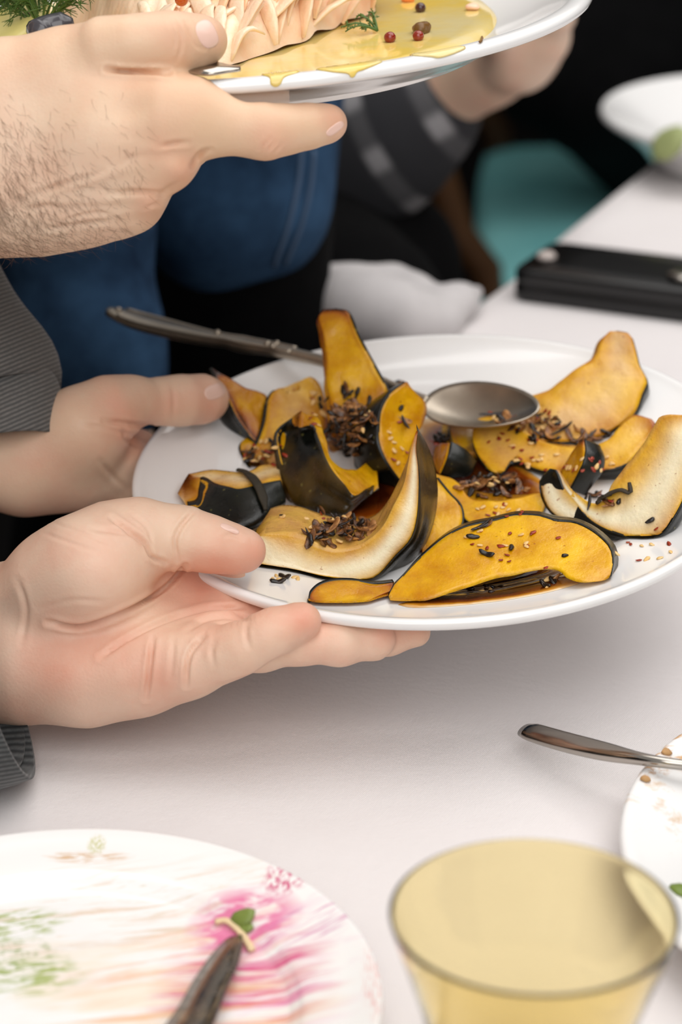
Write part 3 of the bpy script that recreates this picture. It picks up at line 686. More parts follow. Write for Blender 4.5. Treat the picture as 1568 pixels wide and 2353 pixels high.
# --- small dirty plate at the near corner
DC = cam2world((-.094, .161, .799)); DC[2] = TABLE_Z; DR = .108
dp = smoothprof([(.0001, .0075), (.05, .0075), (.073, .0078), (.079, .0098), (.084, .0125), (.097, .0150), (.1035, .0166), (.1068, .0172), (.108, .0162), (.1072, .0148), (.100, .0122), (.088, .0095), (.078, .0040), (.072, .0004), (.069, .0004), (.066, .003), (.0001, .003)], 5)
def S(px, py, rx, ry, rot, col, nsc, st, lo, amt, ctr=DC, h=.009):
    x, y = off_mm(px, py, ctr, h); return (x, y, rx, ry, rot, col, nsc, st, lo, amt)
pink, org, grn, tanc = srgb(214, 60, 130), srgb(232, 170, 110), srgb(150, 170, 60), srgb(214, 180, 140)
st = [S(300, 2290, .075, .06, 12, srgb(240, 214, 170), 4, 4, .46, .4), S(430, 2200, .05, .035, 20, srgb(236, 180, 140), 5, 5, .48, .6), S(250, 2100, .07, .03, 10, tanc, 7, 4, .52, .6),
      S(560, 2130, .022, .020, 5, srgb(226, 110, 160), 3, 2, .40, .9), S(570, 2215, .032, .02, 4, pink, 4, 7, .46, .95), S(560, 2285, .034, .03, 4, pink, 5, 8, .46, .95), S(620, 2240, .04, .05, 8, srgb(232, 150, 190), 5, 6, .50, .4),
      S(420, 2340, .06, .03, 10, org, 5, 5, .47, .65), S(720, 2150, .03, .014, 30, srgb(206, 120, 170), 6, 5, .50, .8), S(660, 2030, .010, .012, -20, srgb(206, 60, 120), 4, .7, .46, .9, h=.014),
      S(30, 2120, .022, .012, 15, grn, 6, 2, .46, .9), S(20, 2200, .022, .016, 5, srgb(120, 150, 50), 7, 1.5, .5, .9), S(45, 2240, .026, .014, 10, grn, 5, 2, .45, .8), S(250, 2060, .06, .012, 0, srgb(190, 170, 90), 12, 2, .60, .7),
      S(205, 1999, .018, .004, 0, srgb(206, 160, 100), 5, 2, .45, .8), S(868, 2260, .006, .03, 0, srgb(226, 90, 80), 6, .5, .5, .7, h=.015), S(222, 1945, .004, .006, 0, srgb(190, 190, 110), 4, 1, .42, .7, h=.015)]
root = tag(empty('dessert_plate', DC), 'small white plate smeared pink, orange and green, with a dirty knife on it', 'plate')
V, F = lathe([(r, z + .0003) for r, z in dp], DC, (0, 0, 1), 128); obj('plate_body', V, F, stain_plate_mat('smeared plate', st), root)
DV, DF = V, F; D_BVH = BVHTree.FromPolygons([tuple(v) for v in V], F)
# scraps on it
def scrap(name, px, py, size, col, label, cat, bvh, seed, flat=.35):
    h = hit(bvh, px, py); N = Noise(seed); a = []
    V = []; nu, nv = 7, 10
    for i in range(nu + 1):
        t = math.pi * i / nu
        for j in range(nv): p = 2 * math.pi * j / nv; V.append((math.sin(t) * math.cos(p), math.sin(t) * math.sin(p) * .8, math.cos(t)))
    V = np.array(V); V = V * (1 + .18 * N(V, .9))[:, None]; n = h[1]; x = np.cross(n, [.3, 1, .2]); x /= np.linalg.norm(x); y = np.cross(n, x)
    V = h[0] + (V[:, :1] * x + V[:, 1:2] * y) * size + V[:, 2:] * n * size * flat + n * size * flat * .7
    F = [(i * nv + j, i * nv + (j + 1) % nv, (i + 1) * nv + (j + 1) % nv, (i + 1) * nv + j) for i in range(nu) for j in range(nv)]
    return tag(obj(name, V, F, col), label, cat)
m_chive = simple('chive green', srgb(128, 146, 66), .4, 0, 300, .15)
scrap('herb_scrap', 562, 2113, .0048, m_chive, 'green herb scrap on the pink smear, the bigger of two', 'food scrap', D_BVH, 1)
scrap('herb_scrap', 568, 2135, .0028, m_chive, 'green herb scrap on the pink smear, the smaller of two', 'food scrap', D_BVH, 2)
m_on = simple('onion sliver', srgb(240, 214, 170), .3, 0, 200, .06)
h_ = [hit(D_BVH, *q)[0] + np.array([0, 0, .0012]) for q in ((495, 2125), (520, 2122), (545, 2140), (565, 2165), (580, 2190))]
tag(obj('onion_sliver', *tube(spline(h_, 24), .0014, .0009, 8), m_on), 'curled cream onion sliver at the tip of the knife', 'food scrap')
def table_knife():
    def pt(px, py, h): return ontable(px, py, h)
    # left and right outlines from the tip towards the near edge
    Lp = [(554, 2149), (530, 2152), (508, 2168), (480, 2200), (443, 2254), (410, 2312), (380, 2353), (330, 2425), (285, 2490)]
    Rp = [(557, 2152), (558, 2172), (553, 2198), (543, 2230), (524, 2270), (507, 2315), (492, 2353), (455, 2440), (420, 2525)]
    L_, R_ = spline(Lp, 40), spline(Rp, 40); V = []; F = []
    for i in range(40):
        h = .0115 + .010 * i / 39
        a, b = pt(*L_[i], h), pt(*R_[i], h + .0005)
        for t, z in ((0, 0.), (.35, .0008), (1, .0011)): V.append(a * (1 - t) + b * t + np.array([0, 0, z]))
        for t, z in ((1, -.0009), (.35, -.0008)): V.append(a * (1 - t) + b * t + np.array([0, 0, z]))
    for i in range(39):
        for j in range(5): F.append((i * 5 + j, i * 5 + (j + 1) % 5, (i + 1) * 5 + (j + 1) % 5, (i + 1) * 5 + j))
    F += [(0, 1, 2, 3, 4), tuple(39 * 5 + j for j in range(5))[::-1]]
    root = tag(empty('table_knife', V[100]), 'steel table knife with smeared blade lying on the small dirty plate', 'knife')
    m = M('smeared blade'); n = m.noise(70, 4); n2 = m.noise(190, 3)
    m.set(Base_Color=m.mix(m.ramp(n, [(.55, 0.), (.72, .8)]), srgb(150, 140, 130), srgb(190, 160, 120)), Metallic=m.ramp(n, [(.6, 1.), (.75, .3)]), Roughness=m.ramp(n2, [(.4, .1), (.7, .3)]))
    obj('blade', np.array(V), F, m.m, root)
    a, b = (np.array(V[-3]) + np.array(V[-5])) / 2, None
    d = np.array([-.25, -.62, -.004]); d /= np.linalg.norm(d)
    obj('handle', *tube([a + d * t for t in np.linspace(-.004, .10, 14)], np.interp(range(14), [0, 3, 10, 13], [.0055, .006, .0085, .006]), .003, 12, up=(0, 0, 1)), MAT['steel'], root)
    BV = BVHTree.FromPolygons([tuple(v) for v in V], F)
    for k, (px, py, s) in enumerate(((460, 2240, .0028), (475, 2275, .0016), (412, 2300, .0014))):
        pass
table_knife()
# --- plate at the picture edge with cutlery handle across it
BC = cam2world((.2441, .1243, .8777)); BC[2] = TABLE_Z
bp = smoothprof([(.0001, .006), (.08, .006), (.098, .0066), (.108, .0100), (.122, .0150), (.134, .0186), (.1395, .0200), (.142, .0188), (.141, .0170), (.130, .0138), (.112, .0075), (.099, .0006), (.095, .0006), (.090, .0025), (.0001, .0025)], 5)
bs = [S(1475, 1775, .012, .012, 20, srgb(196, 140, 80), 4, 1, .46, .9, BC, .016), S(1540, 1720, .03, .02, 20, srgb(210, 160, 100), 6, 1.5, .5, .9, BC, .018), S(1530, 1850, .05, .08, 70, srgb(214, 176, 130), 8, 2, .57, .7, BC, .01)]
root = tag(empty('dinner_plate', BC), 'white plate with tan crumbs on its rim, cut by the picture edge', 'plate')
V, F = lathe([(r, z + .0003) for r, z in bp], BC, (0, 0, 1), 144); obj('plate_body', V, F, stain_plate_mat('crumbed plate', bs), root)
B_BVH = BVHTree.FromPolygons([tuple(v) for v in V], F)
m_cr = simple('tan crumb', srgb(206, 160, 106), .7, 0, 400, .2)
for k, (px, py, s, w) in enumerate(((1456, 1780, .0030, 'below the cutlery handle, biggest of the crumbs'), (1532, 1731, .0022, 'above the cutlery handle'), (1482, 1793, .0024, 'inside the rim, below the cutlery handle'), (1545, 1700, .0026, 'farthest along the rim'))):
    hp = hit(B_BVH, px, py)
    if hp is not None: scrap('crumb', px, py, s, m_cr, 'tan crumb on the cut-off white plate, ' + w, 'crumb', B_BVH, 60 + k, .5)
def cutlery():
    pts = [(1207, 1677, .010, 21, 1.8), (1225, 1683, .0125, 24, 2.0), (1300, 1705, .0165, 25, 2.4), (1390, 1727, .0205, 23, 2.6), (1480, 1745, .0240, 15, 2.5), (1568, 1758, .0240, 12.5, 2.8), (1650, 1767, .020, 12, 2.6), (1740, 1777, .0165, 13, 2.2)]
    sp = spline(pts, 60); path = np.array([ontable(a, b, h) for a, b, h, _, _ in sp]); dep = (path - CAM) @ FWD
    root = tag(empty('cutlery', path[20]), 'curved grey steel cutlery handle resting on the rim of the cut-off white plate', 'cutlery')
    V, F = tube(path, sp[:, 3] * dep / FPX, sp[:, 4] / 1000, 18, up=(0, -1.1, 1)); obj('handle', V, F, MAT['steel'], root)
    a = path[-1]; d = path[-1] - path[-4]; d /= np.linalg.norm(d)
    q = [a + d * t + np.array([0, 0, -.0025 * math.sin(t / .055 * 3.14)]) for t in np.linspace(-.002, .055, 16)]
    obj('head', *tube(q, np.interp(np.linspace(0, 1, 16), [0, .2, .55, .9, 1], [.003, .012, .019, .012, .004]), .0013, 18, up=(0, 0, 1)), MAT['steel'], root)
cutlery()
# --- amber tumbler
def amber():
    m = M('amber glass')
    m.set(Base_Color=srgb(249, 235, 186), Roughness=.03, IOR=1.45, Transmission_Weight=1.0)
    return m.m
GC = cam2world((.0565, .1174, .708)); GZ = GC[2] - TABLE_Z; GC[2] = TABLE_Z
gp = [(.0001, .0012), (.020, .0010), (.0265, .0018), (.0285, .006), (.0290, .015), (.0296, GZ - .050), (.0325, GZ - .034), (.0370, GZ - .019), (.0405, GZ - .008), (.0424, GZ - .001), (.0421, GZ), (.0414, GZ - .0006), (.0393, GZ - .008), (.0357, GZ - .019), (.0311, GZ - .034), (.0281, GZ - .050), (.0272, .018), (.0255, .010), (.020, .0085), (.0001, .008)]
root = tag(empty('amber_tumbler', GC), 'amber tinted glass tumbler, out of focus nearest the viewer', 'glass')
V, F = lathe(smoothprof(gp, 5), GC, (0, 0, 1), 96); obj('glass_wall', V, F, amber(), root)

# ================================================================== BODIES (signed distance modelling, meshed by surface nets)
class Field:
    def __init__(s, xs, ys, zs):
        s.ax = [np.asarray(a, np.float32) for a in (xs, ys, zs)]; s.f = np.full([len(a) for a in s.ax], 1.0, np.float32)
    def blank(s): q = Field(*s.ax); return q
    def _box(s, lo, hi):
        return tuple(slice(max(0, np.searchsorted(a, l) - 1), np.searchsorted(a, h) + 1) for a, l, h in zip(s.ax, lo, hi))
    def cone(s, a, b, ra, rb, k=.004, sub=False):
        a, b = np.asarray(a, float), np.asarray(b, float); m = max(ra, rb) + max(k, .004) * 1.5 + .012
        sl = s._box(np.minimum(a, b) - m, np.maximum(a, b) + m)
        X, Y, Z = np.meshgrid(*[x[q] for x, q in zip(s.ax, sl)], indexing='ij', sparse=True)
        d = b - a; L = float(d @ d) + 1e-12
        t = np.clip(((X - a[0]) * d[0] + (Y - a[1]) * d[1] + (Z - a[2]) * d[2]) / L, 0, 1).astype(np.float32)
        q = np.sqrt((X - a[0] - t * d[0]) ** 2 + (Y - a[1] - t * d[1]) ** 2 + (Z - a[2] - t * d[2]) ** 2) - (ra + (rb - ra) * t)
        o = s.f[sl]
        if sub: q = -q; h = np.clip(.5 - .5 * (o - q) / k, 0, 1); s.f[sl] = o + (q - o) * h + k * h * (1 - h)
        else: h = np.clip(.5 + .5 * (o - q) / k, 0, 1); s.f[sl] = o + (q - o) * h - k * h * (1 - h)
    def chain(s, pts, k=.004, n=0):
        """pts: (xyz, r)"""
        for (a, ra), (b, rb) in zip(pts[:-1], pts[1:]): s.cone(a, b, ra, rb, k)
    def union(s, o, k):
        if k <= 1e-5: s.f = np.minimum(s.f, o.f); return
        near = np.abs(s.f - o.f) < k; q = np.minimum(s.f, o.f); a, b = s.f[near], o.f[near]
        h = .5 + .5 * (a - b) / k; q[near] = a + (b - a) * h - k * h * (1 - h); s.f = q
    def mesh(s, smooth=2):
        f = s.f; neg = f < 0; X = [c for c in s.ax]
        c = np.zeros([n - 1 for n in f.shape], np.uint8)
        for i in (0, 1):
            for j in (0, 1):
                for k in (0, 1): c += neg[i:f.shape[0] - 1 + i, j:f.shape[1] - 1 + j, k:f.shape[2] - 1 + k]
        act = np.nonzero((c > 0) & (c < 8)); idx = np.full(c.shape, -1, np.int32); idx[act] = np.arange(len(act[0]))
        I, J, K = act; n = len(I); acc = np.zeros((n, 3)); cnt = np.zeros(n)
        vals = {(i, j, k): f[I + i, J + j, K + k] for i in (0, 1) for j in (0, 1) for k in (0, 1)}
        for c0 in vals:
            for axn in range(3):
                if c0[axn] == 0:
                    c1 = tuple(1 if q == axn else c0[q] for q in range(3)); a, b = vals[c0], vals[c1]; m = (a < 0) != (b < 0); t = a[m] / (a[m] - b[m])
                    p = np.stack([X[0][I[m] + c0[0]], X[1][J[m] + c0[1]], X[2][K[m] + c0[2]]], 1).astype(float)
                    ii = (I, J, K)[axn][m]; p[:, axn] = X[axn][ii] + t * (X[axn][ii + 1] - X[axn][ii]); acc[m] += p; cnt[m] += 1
        V = acc / cnt[:, None]; F = []
        for axn in range(3):
            sl0 = [slice(None)] * 3; sl1 = [slice(None)] * 3; sl0[axn] = slice(0, -1); sl1[axn] = slice(1, None)
            e = neg[tuple(sl0)] != neg[tuple(sl1)]; u, v = [(1, 2), (2, 0), (0, 1)][axn]
            w = np.nonzero(e); w = [np.array(q) for q in w]; ok = (w[u] > 0) & (w[v] > 0) & (w[u] < f.shape[u] - 1) & (w[v] < f.shape[v] - 1)
            w = [q[ok] for q in w]; fl = neg[tuple(w)]
            def cell(du, dv):
                q = [x.copy() for x in w]; q[u] -= du; q[v] -= dv; return idx[tuple(q)]
            a, b, c_, d = cell(1, 1), cell(0, 1), cell(0, 0), cell(1, 0)
            F.append(np.where(fl[:, None], np.stack([a, b, c_, d], 1), np.stack([d, c_, b, a], 1)))
        F = np.concatenate(F); F = F[(F >= 0).all(1)]
        E = np.concatenate([F[:, [0, 1]], F[:, [1, 2]], F[:, [2, 3]], F[:, [3, 0]]]); E = np.unique(np.sort(E, 1), axis=0)
        deg = np.bincount(E.ravel(), minlength=n)[:, None] + 1e-9
        for it in range(smooth):
            for lam in (.5, -.52):
                S_ = np.zeros_like(V)
                for ax_ in range(3): S_[:, ax_] = np.bincount(E[:, 0], V[E[:, 1], ax_], n) + np.bincount(E[:, 1], V[E[:, 0], ax_], n)
                V = V + lam * (S_ / deg - V)
        return V, F
def vnormals(V, F):
    n = np.cross(V[F[:, 2]] - V[F[:, 0]], V[F[:, 3]] - V[F[:, 1]]); N = np.zeros_like(V)
    for i in range(4):
        for a in range(3): N[:, a] += np.bincount(F[:, i], n[:, a], len(V))
    return N / (np.linalg.norm(N, axis=1)[:, None] + 1e-12)
def axis_grid(lo, flo, fhi, hi, fine, coarse):
    a = np.arange(flo, fhi, fine); out = [a]
    l, st = [], fine; x = flo
    while x > lo: st = min(st * 1.35, coarse); x -= st; l.append(x)
    r, st = [], fine; x = a[-1]
    while x < hi: st = min(st * 1.35, coarse); x += st; r.append(x)
    return np.concatenate([l[::-1], a, r])
def jp(*pts):
    """joints given as (px, py, depth, radius px) -> (xyz, radius m)"""
    return [(P(x, y, d), r * d / FPX) for x, y, d, r in pts]
def seg_dist(q, a, b):
    a, b = np.asarray(a, float), np.asarray(b, float); d = b - a; t = np.clip(((q - a) @ d) / (d @ d + 1e-9), 0, 1); return np.linalg.norm(q - a - t[:, None] * d, axis=1)
def creases(V, F, lines, dmin=0, dmax=9):
    """fine skin folds: lines of (points px, width px, depth mm)"""
    N = vnormals(V, F); pp = proj(V); face = ((CAM - V) * N).sum(1) > 0; D = np.zeros(len(V))
    for pts, w, dep in lines:
        pts = spline(pts, max(8, 4 * len(pts))); lo = pts.min(0) - 4 * w; hi = pts.max(0) + 4 * w
        m = np.nonzero(face & (pp[:, 0] > lo[0]) & (pp[:, 0] < hi[0]) & (pp[:, 1] > lo[1]) & (pp[:, 1] < hi[1]) & (pp[:, 2] > dmin) & (pp[:, 2] < dmax))[0]
        if not len(m): continue
        q = pp[m, :2]; d = np.min([seg_dist(q, pts[i], pts[i + 1]) for i in range(len(pts) - 1)], 0)
        e = np.minimum(1, np.minimum(np.linalg.norm(q - pts[0], axis=1), np.linalg.norm(q - pts[-1], axis=1)) / (6 * w) + .15)
        D[m] += (np.exp(-(d / w) ** 2) - .28 * np.exp(-((d - 2.1 * w) / (1.1 * w)) ** 2)) * dep / 1000 * e
    return V - N * (D * 1.4)[:, None]
def blobs(V, spots, dmin=0, dmax=9):
    pp = proj(V); r = np.zeros(len(V)); ok = (pp[:, 2] > dmin) & (pp[:, 2] < dmax)
    for x, y, rad, a in spots: r += a * np.exp(-((pp[:, 0] - x) ** 2 + (pp[:, 1] - y) ** 2) / rad ** 2) * ok
    return r
def bulges(V, F, spots, dmin=0, dmax=9):
    """(px,py,rx,ry,rot,height mm) soft swellings or hollows on the side facing the viewer"""
    N = vnormals(V, F); pp = proj(V); face = np.clip(((CAM - V) * N).sum(1) / .3, 0, 1); D = np.zeros(len(V)); ok = (pp[:, 2] > dmin) & (pp[:, 2] < dmax)
    for x, y, rx, ry, rot, hgt in spots:
        c, s_ = math.cos(math.radians(rot)), math.sin(math.radians(rot)); u, v = pp[:, 0] - x, pp[:, 1] - y
        D += hgt / 1000 * np.exp(-((u * c + v * s_) / rx) ** 2 - ((-u * s_ + v * c) / ry) ** 2) * ok
    return V + N * (D * face)[:, None]
def nail(name, V, F, ctr, rx, ry, rot, parent, dmin, dmax, dome=.0006):
    """finger nail: a smooth domed plate seated on the skin"""
    pp = proj(V); ok = (np.abs(pp[:, 0] - ctr[0]) < 90) & (np.abs(pp[:, 1] - ctr[1]) < 90) & (pp[:, 2] > dmin) & (pp[:, 2] < dmax); f = F[ok[F].all(1)]
    bv = BVHTree.FromPolygons([tuple(v) for v in V], [tuple(q) for q in f]); c, s_ = math.cos(math.radians(rot)), math.sin(math.radians(rot)); N = vnormals(V, F)
    rings = [0, .25, .5, .7, .84, .93, .98, 1.0]; m = 40; W_, K = [], []
    for r in rings:
        for j in range(m):
            t = 2 * math.pi * j / m; ct, st_ = math.cos(t), math.sin(t); q = r / (abs(ct) ** 2.7 + abs(st_) ** 2.7) ** (1 / 2.7); u, v = q * ct * rx, q * st_ * ry
            for shrink in (1, .93, .85, .75, .6, .4, .2, 0):
                h = hit(bv, ctr[0] + (u * c - v * s_) * shrink, ctr[1] + (u * s_ + v * c) * shrink)
                if h is not None: break
            W_.append(h[0]); K.append(h[1])
    W_, K = np.array(W_), np.array(K)
    for it in range(3):  # even out the surface directions
        Q_ = K.reshape(len(rings), m, 3); Q_ = (Q_ + np.roll(Q_, 1, 1) + np.roll(Q_, -1, 1)); K = Q_.reshape(-1, 3); K /= np.linalg.norm(K, axis=1)[:, None]
    hgt = np.repeat(np.array([1, 1, .97, .9, .8, .62, .35, -.5]), m) * dome * .6; V2 = W_ + K * hgt[:, None]
    F2 = [(i * m + j, (i + 1) * m + j, (i + 1) * m + (j + 1) % m, i * m + (j + 1) % m) for i in range(len(rings) - 1) for j in range(m)]
    return obj(name, V2, F2, MAT['nail'], parent)

# ---------------------------------------------- person holding the squash plate with both hands
_lo = np.array(held_prof)[int(np.argmax(np.array(held_prof)[:, 0])):]; _lo = _lo[np.argsort(_lo[:, 0])]
def clear(joints, under=True, gap=.0008):
    """moves finger joints straight off the held plate where they would press through it"""
    out = []
    for p, r in joints:
        z = (p - PC) @ PN; rad = np.linalg.norm(p - PC - z * PN)
        if rad < .139:
            if under: z2 = min(z, np.interp(rad, _lo[:, 0], _lo[:, 1]) - r - gap)
            else: z2 = max(z, np.interp(rad, _pr[:, 0], _pr[:, 1]) + r * .96)
            p = p + PN * (z2 - z)
        out.append((p, r))
    return out
def person_squash():
    lo = P(-30, 1100, 1.0)
    xs = axis_grid(-.84, -.166, .05, .06, .00085, .02)
    ys = axis_grid(.80, .865, 1.07, 1.40, .00085, .02)
    zs = axis_grid(.70, .772, .965, 1.46, .00085, .02)
    B = Field(xs, ys, zs)
    # near hand (palm up): wrist and palm
    kb = .012
    sh2 = np.array([-.62, .98, 1.36]); el2 = P(-700, 1690, .99)
    for y0, y1, r0, r1, d in ((1395, 1430, 112, 104, 1.0), (1545, 1540, 112, 112, .99)):
        w = P(-120, y0 + 5, d); B.chain([(el2 + (w - el2) * .1, .040), (w, .021)], kb); B.chain([(w, .0205)] + jp((40, y1, d - .004, r1)), kb)
    for c in (((60, 1440, 1.0, 100), (330, 1395, 1.0, 84), (520, 1378, 1.003, 66)), ((60, 1470, .995, 105), (330, 1440, .993, 90), (505, 1425, .993, 72)),
              ((60, 1500, .985, 105), (300, 1490, .98, 98), (470, 1482, .976, 74)), ((60, 1540, .98, 112), (200, 1548, .976, 108), (330, 1535, .97, 92), (435, 1522, .962, 70))):
        B.chain(jp(*c), kb)
    B.chain(jp((270, 1300, .985, 70), (360, 1322, .998, 58), (430, 1345, 1.004, 56), (500, 1372, 1.006, 58)), .010)
    B.chain(jp((50, 1385, .99, 98), (140, 1335, .975, 112), (215, 1300, .966, 118), (285, 1250, .972, 96)), .010)
    fing = Field(xs, ys, zs)
    def finger(pts, k=.004, join=.0008):
        q = Field(xs, ys, zs); q.chain(clear(jp(*pts)), k); fing.union(q, join)
    finger([(435, 1524, .962, 70), (520, 1502, .955, 60), (560, 1488, .952, 57), (610, 1462, .950, 52), (640, 1448, .951, 50), (690, 1430, .954, 42), (697, 1428, .954, 38)])
    finger([(470, 1484, .978, 70), (600, 1484, .968, 57), (690, 1474, .963, 52), (780, 1466, .962, 48), (860, 1458, .966, 42), (868, 1458, .966, 38)])
    finger([(505, 1430, .99, 72), (690, 1448, .982, 54), (800, 1448, .975, 48), (890, 1436, .973, 42), (955, 1428, .974, 34)])
    finger([(520, 1385, 1.003, 66), (660, 1425, 1.0, 50), (780, 1430, .998, 45), (880, 1420, .996, 38)])
    B.union(fing, .009)
    th = Field(xs, ys, zs); th.chain(jp((272, 1252, .974, 98), (330, 1226, .974, 74), (395, 1230, .974, 64), (430, 1238, .975, 66), (490, 1252, .976, 60), (545, 1264, .978, 50), (566, 1266, .979, 44)), .005)
    B.union(th, .007)
    # far hand (seen from its back)
    el1 = P(-560, 200, 1.16); sh1 = np.array([-.62, 1.26, 1.36])
    w1 = P(-30, 1040, 1.085); B.chain([(el1 + (w1 - el1) * .1, .040), (w1, .0205)], kb); B.chain([(w1, .0205)] + jp((60, 1075, 1.08, 98), (170, 1062, 1.088, 98), (245, 1075, 1.103, 82), (272, 1115, 1.106, 64)), kb)
    B.chain(jp((120, 1020, 1.075, 92), (190, 985, 1.072, 88), (255, 938, 1.074, 68)), kb)
    th2 = Field(xs, ys, zs); th2.chain(jp((255, 935, 1.074, 66), (300, 922, 1.08, 55), (380, 922, 1.092, 51), (420, 920, 1.097, 54), (465, 917, 1.105, 52), (478, 917, 1.108, 46)), .005); B.union(th2, .006)
    f2 = Field(xs, ys, zs)
    for pts in (((262, 1052, 1.108, 62), (316, 1034, 1.122, 44), (400, 1085, 1.128, 40), (450, 1130, 1.128, 36)), ((260, 1090, 1.108, 58), (330, 1100, 1.128, 42), (420, 1150, 1.125, 38)), ((250, 1130, 1.106, 52), (320, 1150, 1.12, 40), (400, 1190, 1.118, 34)), ((240, 1160, 1.102, 44), (300, 1190, 1.11, 36), (360, 1220, 1.108, 32))):
        q = Field(xs, ys, zs); q.chain(clear(jp(*pts)), .004); f2.union(q, .0008)
    B.union(f2, .007)
    # arms, shoulders, chest (inside the clothes)
    ch = np.array([-.72, 1.12, 1.26])
    for el, sh in ((el1, sh1), (el2, sh2)): B.chain([(el, .044), (sh, .055)], .02); B.chain([(sh, .055), (ch + [0, (sh[1] - ch[1]) * .4, .06], .07)], .03)
    B.chain([(ch, .085), (ch + [.02, 0, -.40], .085)], .03)
    V, F = B.mesh(3)
    # swellings
    near = dict(dmin=.90, dmax=1.035)
    V = bulges(V, F, [(230, 1310, 120, 90, -35, 2.2), (215, 1560, 170, 70, -8, 1.6), (420, 1395, 70, 35, -20, -1.6), (300, 1440, 130, 34, -25, -2.0), (690, 1432, 30, 30, 0, .6), (480, 1265, 60, 30, 12, .6), (340, 1475, 60, 45, 0, .8)], **near)
    V = creases(V, F, [([(255, 1190), (330, 1245), (350, 1280), (378, 1292)], 5, 1.5), ([(210, 1215), (300, 1230), (340, 1275)], 5, .5), ([(445, 1175), (415, 1210), (402, 1245), (408, 1285)], 4.5, 1.1),
                       ([(425, 1300), (380, 1350), (300, 1400), (190, 1440), (110, 1430)], 5.5, 2.2), ([(560, 1395), (470, 1400), (370, 1430), (290, 1470), (230, 1510)], 5, 1.3), ([(580, 1425), (520, 1418), (470, 1425), (430, 1450)], 5, .8),
                       ([(352, 1468), (345, 1520), (340, 1570), (335, 1605)], 5, 1.5), ([(470, 1462), (440, 1495), (430, 1530), (428, 1575)], 5, 1.7), ([(495, 1475), (487, 1500), (492, 1530)], 5, .6), ([(400, 1470), (396, 1520), (392, 1560)], 5, .5),
                       ([(570, 1425), (566, 1460), (575, 1490)], 5, .5), ([(120, 1200), (190, 1225), (250, 1250)], 4, .3), ([(100, 1225), (170, 1250), (230, 1270)], 4, .3), ([(90, 1400), (160, 1380), (240, 1382)], 5, .35), ([(40, 1330), (60, 1400), (50, 1480)], 6, .5),
                       ([(560, 1240), (535, 1228), (515, 1232)], 4, .5), ([(300, 1180), (340, 1215), (350, 1260)], 4, .35)], **near)
    far = dict(dmin=1.035, dmax=1.3)
    V = creases(V, F, [([(240, 968), (300, 975), (345, 980)], 6, 1.2), ([(285, 985), (290, 1010), (320, 1025)], 5, .8), ([(395, 880), (400, 920), (398, 960)], 5, .35), ([(190, 975), (250, 985), (300, 1000)], 5, .4), ([(230, 1060), (265, 1100), (300, 1130)], 6, .5)], **far)
    red = blobs(V, [(590, 1265, 45, .55), (500, 1290, 60, .35), (705, 1425, 45, .55), (890, 1455, 40, .6), (965, 1430, 40, .5), (240, 1500, 110, .45), (100, 1560, 90, .35), (470, 1370, 80, .5), (350, 1560, 60, .3), (200, 1300, 60, .12), (620, 1360, 90, .4)], **near) + blobs(V, [(480, 915, 50, .45), (400, 930, 40, .25), (310, 1010, 50, .6), (260, 930, 50, .3)], **far)
    root = tag(empty('person', (-.66, 1.12, 0)), 'person in grey sleeves holding the squash plate with both hands', 'person')
    body = bigobj('body', V, F, MAT['skin_pale'], root, {'red': np.clip(red, 0, 1)})
    nail('thumb_nail', V, F, (494, 900), 17, 24, 70, root, 1.06, 1.2)
    nail('thumb_nail', V, F, (528, 1215), 24, 7, 24, root, .90, 1.03)
    return root, (el1, w1, sh1, el2, sh2, ch)
PS, PSJ = person_squash()

